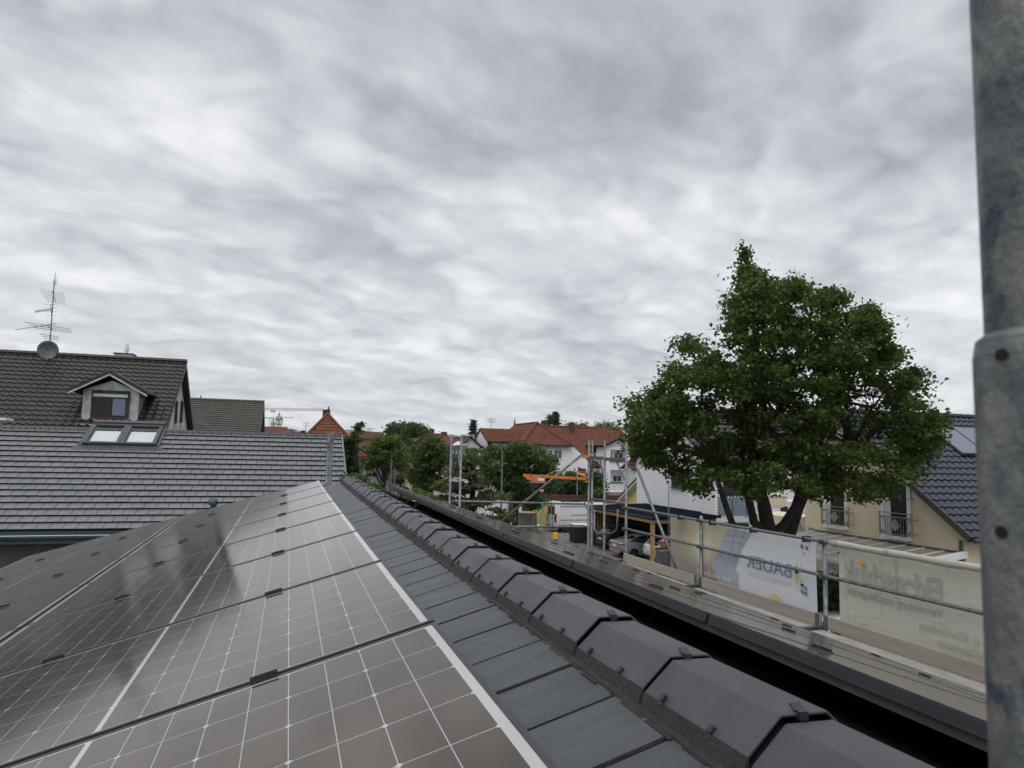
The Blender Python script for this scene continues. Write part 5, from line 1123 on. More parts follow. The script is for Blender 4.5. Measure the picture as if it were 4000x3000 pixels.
for (x, y) in ((CX0-.1, CY1-.25), (CX0-.1, CY0), (CX1-.2, CY0)): mb = MB(); mb.box((x, y, 0), (x+.2, y+.2, zf)); mb.build('post', M['wood_beam'], cpt)
mb = MB()
for i in range(46): y = CY0+.3+i*.2; mb.box((CX1-.1, y, .1), (CX1-.05, y+.18, zf+.2))
for i in range(21): x = CX0+.3+i*.2; mb.box((x, CY1-.12, .1), (x+.18, CY1-.07, zf-.02))
mb.build('board_wall', M['wood_dark'], cpt)
mb = MB()
for i in range(7): x = CX0+.45+i*.17; mb.box((x, CY1-.22, 1.0), (x+.06, CY1-.14, zf-.1))
mb.build('light_slats', M['wood_beam'], cpt)
p = at(2600, 2200, 39.5)
rb = thing('water_tank', 'tall grey garden water tank beside the carport post', 'water tank', (p.x, p.y, 0)); a = at(2583, 2170, 37.2); b = at(2640, 2170, 37.2)
mb = MB(); zt_ = at(2600, 2155, 37.2).z; mb.box((a.x, a.y, 0), (a.x+.85, a.y+.6, zt_)); 
for i in range(5): mb.box((a.x+.08, a.y-.03, .3+i*.3), (a.x+.77, a.y, .34+i*.3))
mb.build('tank', M['galv_dark'], rb, bevel=.04)
for i, (px, py) in enumerate(((2592, 2138), (2622, 2136), (2588, 2124))):
    p = at(px, py, 38.5); t = thing('flower_pot', ('terracotta flower pot left of the thin mast by the carport', 'terracotta flower pot right of the thin mast by the carport', 'upper terracotta flower pot beside the carport post')[i], 'flower pot', (p.x, p.y, p.z-.25), 'flower pots by the carport'); mb = MB(); mb.lathe((p.x, p.y, p.z-.2), [(.13, 0), (.19, .3), (.21, .3), (.21, .36)], 12); mb.build('pot', M['terracotta'], t)
    mb = MB(); mb.box((p.x-.3, p.y-.2, 0), (p.x+.3, p.y+.2, p.z-.2)); mb.build('stand', M['wood_dark'], t)
a = at(2612, 1815, 36.5); mb = MB(); mb.tube([(a.x, a.y, 0), (a.x, a.y, a.z)], .032, 8); tag(mb.build('thin_mast', M['galv'], smooth=True), 'thin grey metal mast standing in front of the white balcony house', 'mast')

# ------------------------------------------------------------------ white balcony house
WX = 25.6; wy0 = onX(2785, 2000, WX).y; wy1 = onX(2487, 1900, WX).y; wyc = (wy0+wy1)/2
wb = gable_house('white_balcony_house', 'white rendered house behind the big tree with a frosted glass balcony', WX+5.5, wyc, 11, wy1-wy0, H-.05, H+3.2, 'x', M['pantile'], M['white_wall'], ov=.45)
a, b = onX(2623, 1901, WX), onX(2679, 1850, WX); window(wb, (WX, (a.y+b.y)/2, (a.z+b.z)/2), YV, abs(a.y-b.y), b.z-a.z, M['dgrey'], nrm=-XV, mull=0, sill=M['galv'], dep=.02)
mb = MB(); p = onX(2794, 2000, WX-.1); mb.tube([(WX-.12, wy0-.05, 0), (WX-.12, wy0-.05, H-.2)], .075, 8); mb.build('downpipe', M['galv'], wb)
by = wy0-1.5; a, b = onY(2806, 2017, by), onY(2968, 1940, by)
mb = MB(); mb.box((a.x-.15, by-.03, a.z-.36), (b.x+.4, wy0, a.z-.10)); mb.build('balcony_slab', M['grey_wall'], wb)
pn = 4; w_ = (b.x-a.x)/3
for i in range(pn-1): mb = MB(); mb.box((a.x+w_*i+.04, by-.01, a.z), (a.x+w_*(i+1)-.04, by+.01, b.z-.05)); mb.build('glass_panel', M['frost'], wb)
mb = MB()
for i in range(pn): mb.box((a.x+w_*i-.025, by, a.z-.3), (a.x+w_*i+.025, by+.05, b.z))
mb.box((a.x-.05, by-.02, b.z), (b.x+.05, by+.05, b.z+.05)); mb.build('railing', M['dgrey'], wb)
mb = MB(); mb.box((a.x-.22, by+.0, a.z-.2), (a.x-.12, wy0, b.z+.25)); mb.build('side_screen', M['white'], wb)
c1, c2 = onY(2825, 2010, wy0), onY(2900, 1870, wy0); mb = MB(); mb.box((c1.x, wy0-.06, a.z), (c2.x, wy0-.01, c2.z)); mb.build('balcony_door', M['glass'], wb)
mb = MB(); mb.box((c1.x-.3, wy0-.05, .1), (c2.x+1.2, wy0-.01, a.z-.6)); mb.build('ground_floor_glazing', M['glass'], wb)
t = thing('string_lights', 'string of small white globe lights along the glass balcony rail', 'lights', (a.x, by, b.z))
mb = MB()
for i in range(14): mb.lathe((a.x+(b.x-a.x)*i/13, by-.06, b.z-.06-.04*abs(math.sin(i*1.3))), [(.01, 0), (.045, .03), (.045, .06), (.01, .09)], 8)
for i in range(6): mb.lathe((a.x-.08, by-.05, a.z+.05+i*.18), [(.01, 0), (.045, .03), (.045, .06), (.01, .09)], 8)
mb.build('globes', M['white'], t)
# annexe bits between white house and cream house
t = thing('cream_annexe', 'low cream annexe with white wall panel behind the tree trunk fork', 'building', (24, 31, 0))
a, b = onY(3007, 2080, 33), onY(3048, 1968, 33); mb = MB(); mb.box((a.x, 33, 0), (b.x, 34, b.z)); mb.build('white_panel', M['white_wall'], t)
a, b = onY(3048, 2090, 33.5), onY(3180, 1960, 33.5); mb = MB(); mb.box((a.x, 33.5, 0), (b.x, 36, b.z)); mb.build('rear_wall', M['grey_wall'], t)
a, b = onY(3088, 2090, 27), onY(3150, 2020, 27); mb = MB(); mb.box((a.x, 27, 0), (b.x+1, 30, b.z)); mb.build('wall', M['cream_wall'], t)
a, b = onY(3105, 1980, 26.9), onY(3148, 2055, 26.9); mb = MB(); mb.obox(a, b-a, (0, .1, 0), (0, 0, -.28)); mb.build('sloping_beam', M['white'], t)
a, b = onY(3050, 2030, 33.3), onY(3090, 1975, 33.3); window(t, ((a.x+b.x)/2, 33.5, (a.z+b.z)/2), XV, b.x-a.x, b.z-a.z, M['white'], nrm=-YV, mull=0)
t = thing('folded_awning', 'beige folded awning hanging behind the fork of the big tree', 'awning', onY(3030, 1960, 31)); a, b = onY(2980, 1972, 31), onY(3075, 1940, 31)
mb = MB(); n_ = 14; vs = []
for i in range(n_+1): x_ = a.x+(b.x-a.x)*i/n_; vs += [(x_, 31, b.z), (x_, 31-.12*(i % 2), a.z-.18*math.sin(math.pi*i/n_))]
mb.add(vs, [(2*i, 2*i+1, 2*i+3, 2*i+2) for i in range(n_)]); o = mb.build('fabric', M['cream_pale'], t); so = o.modifiers.new('thick', 'SOLIDIFY'); so.thickness = .03
mb = MB(); mb.box((a.x, 30.95, b.z), (b.x, 31.05, b.z+.08)); mb.build('rail', M['white'], t)

# ------------------------------------------------------------------ cream house with balconets and glazed pergola
HX = 20.3; hy = 23.0; hz = H+1.9; sl = .718; ye_ = 17.15; ch_ = thing('cream_house', 'cream gabled house with a dark glazed pantile roof, two French balconies and number 17', 'house', (24, 21, 0))
ze = hz-(hy-ye_)*sl; rx0_ = HX-.18; rx1_ = 33
roof_face(ch_, [(rx0_, ye_, ze), (rx1_, ye_, ze), (rx1_, hy, hz), (rx0_, hy, hz)], .30, .36, M['pan_blue'], 'pan', seed=21, amp=.05, lift=.045)
mb = MB(); slab(mb, [(rx0_, 26, hz-3*sl), (rx1_, 26, hz-3*sl), (rx1_, hy, hz), (rx0_, hy, hz)], .14); mb.build('rear_roof', M['pan_blue'], ch_)
ridge_line(ch_, (rx0_, hy, hz+.04), (rx1_, hy, hz+.04), M['pan_blue'], .12)
mb = MB(); mb.prism([(HX, 17.55, 0), (HX, 24.82, 0), (HX, 24.82, hz-1.82*sl-.2), (HX, hy, hz-.18), (HX, 17.55, hz-(hy-17.55)*sl-.2)], (12, 0, 0)); mb.build('wall', M['cream_wall'], ch_)
mb = MB(); mb.obox((rx0_-.03, ye_, ze+.06), (.05, 0, 0), Vector((0, hy-ye_, hz-ze)), (0, .10, -.17)); mb.build('verge_trim', M['dgrey'], ch_)
mb = MB(); mb.tube([(rx0_, ye_-.08, ze-.06), (rx1_, ye_-.08, ze-.06)], .075, 8); mb.tube([(HX-.08, 17.62, ze-.1), (HX-.08, 17.62, 0)], .05, 8); mb.build('gutter', M['dgrey'], ch_)
def onR(px, py, off=.1):
    n_ = Vector((0, -(hz-ze), (hy-ye_))).normalized(); return onP(px, py, Vector((0, ye_, ze))+n_*off, n_)
n_r = Vector((0, -(hz-ze), (hy-ye_))).normalized(); vr = Vector((0, hy-ye_, hz-ze)).normalized()
q0 = onR(3662, 1667, .14); q1 = onR(3690, 1772, .14); Lt = 2.05; xc0 = onR(3716, 1668, .14).x
dd = (onR(3795, 1727, .14)-onR(3716, 1668, .14))
base_t = (onR(3740, 1772, .14)-Vector((0, ye_, ze))).dot(vr); top_t = (onR(3716, 1668, .14)-Vector((0, ye_, ze))).dot(vr)
for i in range(4):
    x_ = xc0-1.22+i*1.22; o_ = Vector((x_, ye_, ze))+vr*base_t+n_r*.07
    t = thing('solar_thermal_collector', ('leftmost pale solar thermal collector on the dark roof, half behind leaves', 'second solar thermal collector on the dark glazed roof', 'third solar thermal collector on the dark glazed roof, cut by the near pole', 'rightmost solar thermal collector hidden by the near pole')[i], 'solar collector', o_, 'solar thermal collectors on the dark roof')
    mb = MB(); mb.obox(o_, (1.19, 0, 0), vr*(top_t-base_t), n_r*.09); mb.build('frame', M['dgrey'], t); mb = MB(); mb.obox(o_+XV*.04+vr*.05+n_r*.085, (1.11, 0, 0), vr*(top_t-base_t-.1), n_r*.01); mb.build('glass', M['thermal'], t)
for i, ((x0, y0), (x1, y1), (bx0_, by0_), (bx1_, by1_)) in enumerate((((3232, 1870), (3302, 2066), (3209, 1972), (3315, 2068)), ((3457, 1888), (3548, 2108), (3435, 1996), (3563, 2108)))):
    a, b = onX(x0, y0, HX), onX(x1, y1, HX); yc = (a.y+b.y)/2; w_ = abs(a.y-b.y)+.12; zt_, zb_ = a.z, onX((x0+x1)/2, y1-8, HX).z; zc = (zt_+zb_)/2; hh_ = zt_-zb_
    wn_ = window(ch_, (HX, yc, zc), YV, w_, hh_, M['white'], glass=M['dark_glass'], nrm=-XV, mull=0, bars=2, fw_=.06, sill=M['white'], dep=.03, name='french_window')
    mb = MB(); mb.box((HX-.05, yc+w_/2, zb_-.05), (HX, yc+w_/2+.11, zt_+.12)); mb.box((HX-.05, yc-w_/2-.11, zb_-.05), (HX, yc-w_/2, zt_+.12)); mb.box((HX-.07, yc-w_/2-.14, zt_+.12), (HX, yc+w_/2+.14, zt_+.24)); mb.build('surround', M['white'], wn_)
    mb = MB(); mb.box((HX-.06, yc+w_/2-.33, zb_+.06), (HX-.035, yc+w_/2-.05, zt_-.06)) if i else mb.box((HX-.06, yc+w_/2-.26, zb_+.06), (HX-.035, yc+w_/2-.05, zt_-.06)); mb.build('shutter_leaf', M['grey_wall'], wn_)
    RX = HX-.24; a, b = onX(bx0_, by0_, RX), onX(bx1_, by1_, RX); y0_, y1_ = min(a.y, b.y), max(a.y, b.y); zt2 = a.z; zb2 = onX((bx0_+bx1_)/2, by1_-14, RX).z
    t = thing('balcony_railing', ('left stainless balcony railing with a square ornament on the cream wall', 'right stainless balcony railing with a square ornament on the cream wall, nearer the roof eave')[i], 'railing', (RX, yc, zb2), 'French balcony railings')
    mb = MB(); mb.box((RX-.02, y0_-.06, zt2-.03), (RX+.02, y1_+.06, zt2)); mb.box((RX-.012, y0_, zt2-.16), (RX+.012, y1_, zt2-.13)); mb.box((RX-.012, y0_, zb2+.04), (RX+.012, y1_, zb2+.07)); mb.box((RX-.02, y0_-.02, zb2), (RX+.02, y0_+.02, zt2)); mb.box((RX-.02, y1_-.02, zb2), (RX+.02, y1_+.02, zt2))
    for yy in (y0_, y1_):
        for zz_ in (zb2+.12, zt2-.2): mb.box((RX, yy-.015, zz_-.015), (HX-.01, yy+.015, zz_+.015))
    mb.build('frame', M['steel'], t); mb = MB()
    nb_ = 12
    for k in range(1, nb_): y_ = y0_+(y1_-y0_)*k/nb_; mb.box((RX-.006, y_-.006, zb2+.05), (RX+.006, y_+.006, zt2-.14))
    mb.build('bars', M['steel'], t)
    mb = MB(); s_ = .23; ym, zm_ = (y0_+y1_)/2, (zb2+zt2)/2-.03; mb.prism([(RX-.02, ym, zm_-s_), (RX-.02, ym+s_, zm_), (RX-.02, ym, zm_+s_), (RX-.02, ym-s_, zm_)], (-.006, 0, 0))
    for sy in (-1, 1):
        for sz in (-1, 1):
            yy = ym+sy*(y1_-y0_)/2*.96; zz_ = (zb2+zt2)/2-.04+sz*(zt2-zb2)/2*.78; mb.prism([(RX-.018, yy, zz_), (RX-.018, yy-sy*.2, zz_), (RX-.018, yy, zz_-sz*.2)], (-.005, 0, 0))
    mb.build('ornament_plate', M['alu'], t)
t = thing('house_number_sign', 'small blue-grey plate with the number 17 on the cream wall', 'sign', onX(3168, 2073, HX)); p = onX(3168, 2073, HX-.02)
mb = MB(); mb.box((HX-.025, p.y-.17, p.z-.13), (HX-.003, p.y+.17, p.z+.13)); mb.build('plate', mat('pale enamel', (.30, .33, .38), .4), t)
cu = bpy.data.curves.new('n', 'FONT'); cu.body = '17'; cu.offset = .02; ob = bpy.data.objects.new('n', cu); C.objects.link(ob); bpy.context.view_layer.update()
me = bpy.data.meshes.new_from_object(ob.evaluated_get(bpy.context.evaluated_depsgraph_get())); bpy.data.objects.remove(ob)
mb = MB(); mb.add([(HX-.028, p.y+.12-q.co.x*.25, p.z-.08+q.co.y*.25) for q in me.vertices], [tuple(f.vertices) for f in me.polygons]); mb.build('digits', mat('navy enamel', (.02, .03, .10), .5), t)
t = thing('wall_lamp', 'small white motion lamp under the verge of the cream house', 'lamp', onX(3573, 1902, HX)); p = onX(3573, 1902, HX); mb = MB(); mb.box((HX-.1, p.y-.07, p.z-.06), (HX, p.y+.07, p.z+.09)); mb.lathe((HX-.08, p.y, p.z-.12), [(.05, 0), (.06, .05)], 8); mb.build('body', M['white'], t)
# pergola
pg = thing('glazed_pergola', 'pergola roof of smoked sheets with pale rafters leaning on the cream house', 'pergola', (19, 21, 0))
px_o = 17.2; zw, zo = H-2.82, H-3.22; y0_, y1_ = 17.5, 24.2
mb = MB(); mb.obox((HX-.02, y0_, zw), (px_o-HX, 0, zo-zw), (0, y1_-y0_, 0), (0, 0, .012)); mb.build('sheet', M['canopy'], pg)
for i in range(10):
    y_ = y0_+(y1_-y0_)*i/9; mb = MB(); mb.obox((HX-.02, y_-.014, zw+.013), (px_o-HX, 0, zo-zw), (0, .028, 0), (0, 0, .03)) if i else mb.obox((HX-.02, y_-.06, zw-.10), (px_o-HX, 0, zo-zw), (0, .12, 0), (0, 0, .20)); mb.build('rafter', M['white'], pg)
mb = MB(); mb.box((px_o-.12, y0_, zo-.1), (px_o, y1_, zo+.03)); mb.build('gutter', M['white'], pg); mb = MB(); mb.box((HX-.08, y0_, zw-.02), (HX, y1_, zw+.06)); mb.build('wall_plate', M['dgrey'], pg)
for y_ in (y0_+.1, (y0_+y1_)/2, y1_-.1): mb = MB(); mb.box((px_o-.12, y_-.06, 0), (px_o, y_+.06, zo-.1)); mb.build('post', M['white'], pg)
a, b = onX(3216, 2222, HX), onX(3275, 2150, HX); wn_ = window(ch_, (HX, (a.y+b.y)/2, (a.z+b.z)/2), YV, abs(a.y-b.y), b.z-a.z, M['white'], nrm=-XV, mull=0, sill=M['white'])
mb = MB()
for k in range(12): z_ = b.z-.08-k*.09; mb.box((HX-.075, min(a.y, b.y)+.07, z_-.07), (HX-.045, max(a.y, b.y)-.07, z_))
mb.build('roller_shutter', M['grey_wall'], wn_)

# ------------------------------------------------------------------ street lamps, flag, hoist
def lamp(label, px, ptop, D, arm_px):
    a = at(px, ptop, D); t = thing('street_lamp', label, 'street lamp', (a.x, a.y, 0), 'street lamps'); mb = MB(); mb.tube([(a.x, a.y, 0), (a.x, a.y, 1.2), (a.x, a.y, 1.25), (a.x, a.y, a.z)], [.09, .09, .065, .055], 10); mb.build('pole', M['dgrey'], t, True)
    l_ = arm_px*D/2800; mb = MB(); mb.obox(Vector((a.x-.06, a.y-.1, a.z-.03)), RR.normalized()*l_, (0, .22, 0), (0, 0, .10)); mb.build('lamp_head', M['dgrey'], t, bevel=.02)
lamp('grey street lamp with flat head in front of the dense leafy tree', 1963, 1748, 44, 30)
lamp('grey street lamp in front of the round yellow-green tree', 1530, 1783, 62, 15)
lamp('shorter pole lamp right of the round tree near the hedge', 1543, 1830, 63, 3)
FY = 60; fl_ = thing('national_flag', 'black red and gold striped flag on a thin pole beside the scaffold tower', 'flag', onY(2256, 1890, FY)); a, b = onY(2256, 1880, FY), onY(2255, 1818, FY)
mb = MB(); mb.tube([(a.x, FY, 0), b], .03, 6); mb.build('pole', M['white'], fl_)
c0, c1 = onY(2258, 1822, FY), onY(2290, 1833, FY); hgt = (c0.z-onY(2258, 1852, FY).z)
for k, m_ in enumerate((mat('flag black', (.03, .03, .05), .8), mat('flag red', (.42, .05, .06), .8), mat('flag gold', (.70, .52, .09), .8))):
    vs = []; n_ = 12
    for i in range(n_+1):
        f_ = i/n_; dr = -.30*f_*(1+.3*math.sin(f_*5)); y_ = FY+.12*math.sin(f_*7)
        for e in (0, 1): vs.append((c0.x+(c1.x-c0.x)*f_, y_, c0.z+dr-hgt*(k+e)/3))
    mb = MB(); mb.add(vs, [(2*i, 2*i+1, 2*i+3, 2*i+2) for i in range(n_)]); o = mb.build('stripe', m_, fl_, True); so = o.modifiers.new('thick', 'SOLIDIFY'); so.thickness = .01
HY = 14.15; ho = thing('rope_hoist', 'orange scaffold hoist arm with motor clamped to the tower post', 'hoist', onY(2290, 1870, HY))
a0, a1, b0 = onY(2044, 1852, HY), onY(2294, 1866, HY), onY(2044, 1862, HY); hgt = .056
mb = MB(); mb.obox(a0-Z*hgt-YV*.025, a1-a0, (0, .05, 0), (0, 0, hgt)); mb.build('arm', M['orange'], ho, bevel=.004)
q = [onY(2050, 1863, HY), onY(2127, 1866, HY), onY(2127, 1887, HY), onY(2095, 1886, HY), onY(2080, 1878, HY), onY(2058, 1873, HY)]; mb = MB(); mb.prism([p-YV*.05 for p in q], (0, .1, 0)); pl_ = mb.build('motor_bracket', M['orange'], ho)
q = [onY(2098, 1868, HY), onY(2122, 1869, HY), onY(2122, 1878, HY), onY(2098, 1877, HY)]; mb = MB(); mb.poly([p-YV*.053 for p in q]); mb.build('sticker', M['white'], pl_)
a, b = onY(2066, 1892, HY), onY(2106, 1876, HY); mb = MB(); mb.tube([Vector((a.x, HY, (a.z+b.z)/2)), Vector((b.x, HY, (a.z+b.z)/2))], .05, 14); mb.build('motor', M['galv'], ho, True); mb = MB(); mb.box((a.x+.02, HY-.06, a.z-.06), (a.x+.16, HY+.06, a.z)); mb.tube([Vector((a.x-.05, HY, (a.z+b.z)/2)), Vector((a.x, HY, (a.z+b.z)/2))], .045, 10); mb.build('drum', M['black'], ho)
for px, py in ((2072, 1856), (2118, 1859)): a = onY(px, py, HY); mb = MB(); mb.box((a.x-.018, HY-.04, a.z-.045), (a.x+.018, HY+.04, a.z+.028)); mb.build('strap_clamp', M['galv'], ho)
for py in (1865, 1882): a = onY(2288, py, HY); mb = MB(); mb.box((a.x-.03, HY-.05, a.z-.012), (a.x+.05, HY+.05, a.z+.018)); mb.build('hinge', M['orange'], ho)
a = onY(2284, 1784, HY); mb = MB(); mb.box((a.x-.05, HY-.05, a.z-.03), (a.x+.09, HY+.04, a.z+.03)); mb.build('upper_clamp', M['orange'], ho)
a, b = onY(2282, 1787, HY), onY(2132, 1857, HY); mb = MB(); mb.tube([a, b], .006, 6); mb.build('stay_rope', M['rope_tan'], ho)
def drop(name, label, pts, r, m_, Y=HY-.1, cat='rope'):
    mb = MB(); mb.tube([onY(x, y, Y) for x, y in pts], r, 6); return tag(mb.build(name, m_, smooth=True), label, cat)
drop('power_cable', 'black cable hanging from the orange hoist arm down to the yellow plug box', [(2147, 1858), (2152, 1900), (2154, 1960), (2158, 2020), (2161, 2078)], .006, M['black'], cat='cable')
drop('slack_cable', 'black cable drooping from the hoist arm to the post', [(2245, 1862), (2262, 1885), (2272, 1915), (2280, 1950), (2290, 1985), (2304, 1995), (2330, 1978), (2440, 1965)], .007, M['black'], cat='cable')
t = thing('control_box', 'yellow plastic hoist control box hanging on a black cable', 'control box', onY(2164, 2090, HY)); a, b = onY(2154, 2106, HY), onY(2171, 2078, HY); mb = MB(); mb.box((a.x, HY-.13, a.z), (b.x, HY-.03, b.z)); mb.build('housing', M['yellow'], t, bevel=.012)
mb = MB(); mb.tube([onY(2163, 2080, HY-.08), onY(2163, 2072, HY-.08)], .02, 8); mb.build('cable_gland', M['black'], t)
for i, pts in enumerate(([(2116, 1962), (2119, 1990), (2112, 2040), (2105, 2085)], [(2120, 1962), (2122, 1998), (2140, 2040), (2156, 2072)], [(2117, 1920), (2121, 1935), (2118, 1962)])):
    drop('lifting_sling', ('left strand of the green lifting sling', 'right strand of the green lifting sling', 'dark hook chain above the green lifting sling')[i], pts, .009 if i < 2 else .008, M['rope_green'] if i < 2 else M['dgrey'])
a = onY(2117, 1918, HY-.1); mb = MB(); mb.tube([a+Vector((-.045, 0, -.012)), a+Vector((-.03, 0, -.008)), a+Vector((.03, 0, .008)), a+Vector((.045, 0, .012))], [.012, .024, .024, .012], 12); tag(mb.build('rope_stop', M['pink'], smooth=True), 'pink foam rope stop above the green sling', 'rope stop')

# ================================================================== trees
def leaves(name, parent, blobs, n, size, m, seed, flat=.55, cl=36, spread=.30, shape=1.25):
    """blobs: (centre, radii); leaves gathered in small sprays spread through the volume, denser towards the outside"""
    r = np.random.RandomState(seed); off = np.array(wloc(parent))
    vol = np.array([b[1][0]*b[1][1]*b[1][2] for b in blobs])**.72; vol = vol/vol.sum(); V = []
    nc = max(1, n//cl); ids = r.choice(len(blobs), nc, p=vol)
    for i in ids:
        c, rad = np.array(blobs[i][0], float), np.array(blobs[i][1], float)
        d = r.normal(size=3); d /= np.linalg.norm(d); q = c+d*rad*(r.rand()**.42)*(1+.13*r.normal())
        k = int(cl*(.5+r.rand())); sp = spread*(.6+.8*r.rand())
        P = q+r.normal(size=(k, 3))*np.array([sp, sp, sp*flat])
        V.append(P)
    P = np.concatenate(V)[:n]; k = len(P)
    nn = r.normal(size=(k, 3))*np.array([.6, .6, .5])+np.array([0, 0, .75]); nn /= np.linalg.norm(nn, axis=1)[:, None]
    a = np.cross(nn, r.normal(size=(k, 3))); a /= np.linalg.norm(a, axis=1)[:, None]; b = np.cross(nn, a)
    s = size*(.6+.8*r.rand(k))[:, None]
    v = np.stack([P-a*s*.55, P-b*s*.42+nn*s*.12*1, P+a*s*.62-nn*s*.15, P+b*s*.42+nn*s*.12], 1).reshape(-1, 3)-off
    me = bpy.data.meshes.new(name); me.vertices.add(4*k); me.vertices.foreach_set('co', v.ravel()); me.loops.add(6*k); me.polygons.add(2*k)
    base = np.arange(k)[:, None]*4; idx = np.concatenate([base+np.array([[0, 1, 2]]), base+np.array([[0, 2, 3]])], 1).ravel()
    me.loops.foreach_set('vertex_index', idx); me.polygons.foreach_set('loop_start', np.arange(2*k)*3); me.polygons.foreach_set('loop_total', np.full(2*k, 3)); me.update(); me.validate()
    me.materials.append(m); o = bpy.data.objects.new(name, me); C.objects.link(o); o.parent = parent; return o
def limbs(parent, base, top, tips, r0, m, seed=0, name='trunk', forks=True):
    rs = random.Random(seed); mb = MB(); base = Vector(base); top = Vector(top)
    pts = [base+(top-base)*t+Vector((rs.uniform(-1, 1), rs.uniform(-1, 1), 0))*(top-base).length*.02*(0 < t < 1) for t in (0, .3, .6, 1)]
    mb.tube(pts, [r0*1.15, r0, r0*.8, r0*.45], 9); mb.build(name, m, parent, True)
    mb = MB()
    for tp_ in tips:
        tp_ = Vector(tp_); t = rs.uniform(.35, .95); s_ = base+(top-base)*t; rr = r0*.42*(1.1-t*.6); mid_ = s_+(tp_-s_)*.5+Vector((rs.uniform(-.1, .1), rs.uniform(-.1, .1), .12))*(tp_-s_).length*.8
        mb.tube([s_, mid_, tp_], [rr, rr*.6, rr*.12], 6)
        for _ in range(3):
            u_ = rs.uniform(.3, .9); q = mid_+(tp_-mid_)*u_; e = q+Vector((rs.uniform(-1, 1), rs.uniform(-1, 1), rs.uniform(-.3, .5)))*min(.5, (tp_-s_).length*.15); mb.tube([q, e], [rr*.3, rr*.06], 4)
    mb.build('limbs', m, parent, True)
def pxblobs(bl, D, depth, seed=0, cx=None, R=None):
    rs = random.Random(seed); out = []
    for (x, y, rx, ry) in bl:
        c = at(x, y, D); k = D/2800; R_ = R or 400
        half = depth*math.sqrt(max(.08, 1-((x-(cx if cx else x))/R_)**2))
        m_ = (rx+ry)/2*k; nlay = max(1, int(round(half*1.4/max(m_, .2))))
        for j in range(nlay):
            d = (0 if nlay == 1 else (-1+2*j/(nlay-1))*max(0, half-m_*.6))
            s = math.sqrt(max(.25, 1-(d/(half+.01))**2*.55)); cc = at(x+(rs.uniform(-.2, .2))*rx, y+rs.uniform(-.15, .15)*ry, D+d)
            out.append(((cc.x, cc.y, cc.z), (rx*k*s, m_*s, ry*k*s)))
    return out
def tree(name, label, bl, D, depth, n, size, m, base_px, r0=.25, seed=1, cat='tree', group=None, trunkm=None, spread=.35, cx=None, R=None, flat=.55, cl=36):
    g = at(base_px[0], base_px[1], D); t = thing(name, label, cat, (g.x, g.y, 0), group); B = pxblobs([(x, y, rx*.86, ry*.84) for x, y, rx, ry in bl], D, depth, seed, cx, R)
    mx = max(b[0][2]+b[1][2]*.5 for b in B); zc = sum(b[0][2] for b in B)/len(B)
    top = Vector((sum(b[0][0] for b in B)/len(B), sum(b[0][1] for b in B)/len(B), max(.5, zc+(mx-zc)*.5)))
    limbs(t, (g.x, g.y, 0), top, [b[0] for b in B[::max(1, len(B)//14)]], r0, trunkm or M['bark'], seed)
    leaves('crown', t, B, n, size, m, seed, flat, cl, spread); return t

MD = 21.5
mp_ = [(2905, 978, 5, 16), (2910, 1015, 10, 22), (2922, 1060, 26, 28), (2935, 1100, 44, 30), (3000, 1130, 40, 34), (2960, 1140, 80, 50), (3110, 1120, 20, 24), (2895, 1180, 70, 70), (2960, 1210, 110, 90), (3105, 1140, 45, 50), (3100, 1230, 130, 100), (2870, 1280, 100, 80), (3040, 1330, 180, 120), (3230, 1170, 90, 40), (3250, 1250, 130, 100), (3380, 1225, 45, 40), (3390, 1310, 80, 80), (3200, 1360, 180, 110), (3010, 1400, 180, 110),
       (2780, 1440, 70, 60), (2740, 1490, 90, 60), (2860, 1480, 140, 100), (3080, 1500, 200, 120), (3300, 1470, 180, 120), (3450, 1400, 70, 60), (3480, 1500, 80, 70), (2620, 1560, 90, 55), (2550, 1600, 80, 55), (2500, 1590, 50, 40), (2560, 1660, 110, 50), (2720, 1610, 150, 90), (2900, 1630, 180, 110), (3120, 1640, 200, 120), (3340, 1610, 180, 120),
       (3520, 1570, 95, 50), (3580, 1620, 60, 50), (3610, 1550, 34, 26), (3565, 1700, 78, 50), (3600, 1780, 40, 40), (3540, 1800, 90, 60), (3400, 1760, 170, 100), (3200, 1780, 180, 90), (2990, 1760, 170, 90), (2790, 1740, 170, 90), (2620, 1740, 110, 60), (2520, 1730, 60, 45), (2580, 1800, 90, 45), (2650, 1850, 70, 30), (2770, 1850, 100, 40), (2880, 1860, 80, 40),
       (3000, 1850, 90, 45), (3190, 1870, 90, 35), (3330, 1870, 110, 40), (3440, 1890, 80, 40), (3500, 1860, 70, 30), (3190, 1920, 25, 16), (3250, 1920, 20, 14), (2690, 1890, 25, 15), (2840, 1900, 30, 15), (3290, 1900, 30, 20)]
g = at(3010, 2070, MD); mt = thing('maple_tree', 'large green maple tree with a forked dark trunk between the white and the cream house', 'tree', (g.x, g.y, 0))
mp_ += [(2640, 1470, 60, 45), (2580, 1520, 50, 35), (3560, 1480, 55, 45), (3480, 1370, 45, 40), (2700, 1350, 45, 35), (3430, 1270, 35, 30), (3640, 1640, 40, 40), (2480, 1660, 45, 35), (3650, 1720, 30, 40), (2920, 1890, 60, 22), (3050, 1900, 80, 28), (2740, 1905, 50, 22), (3380, 1925, 70, 22), (3150, 1900, 60, 25), (2960, 1930, 40, 20)]
B = pxblobs([(x, y, rx*.93, ry*.86) for x, y, rx, ry in mp_], MD, 3.1, 5, 3020, 720)
cr_ = leaves('crown', mt, B, 80000, .112, L_MAPLE, 11, .62, 100, .175)
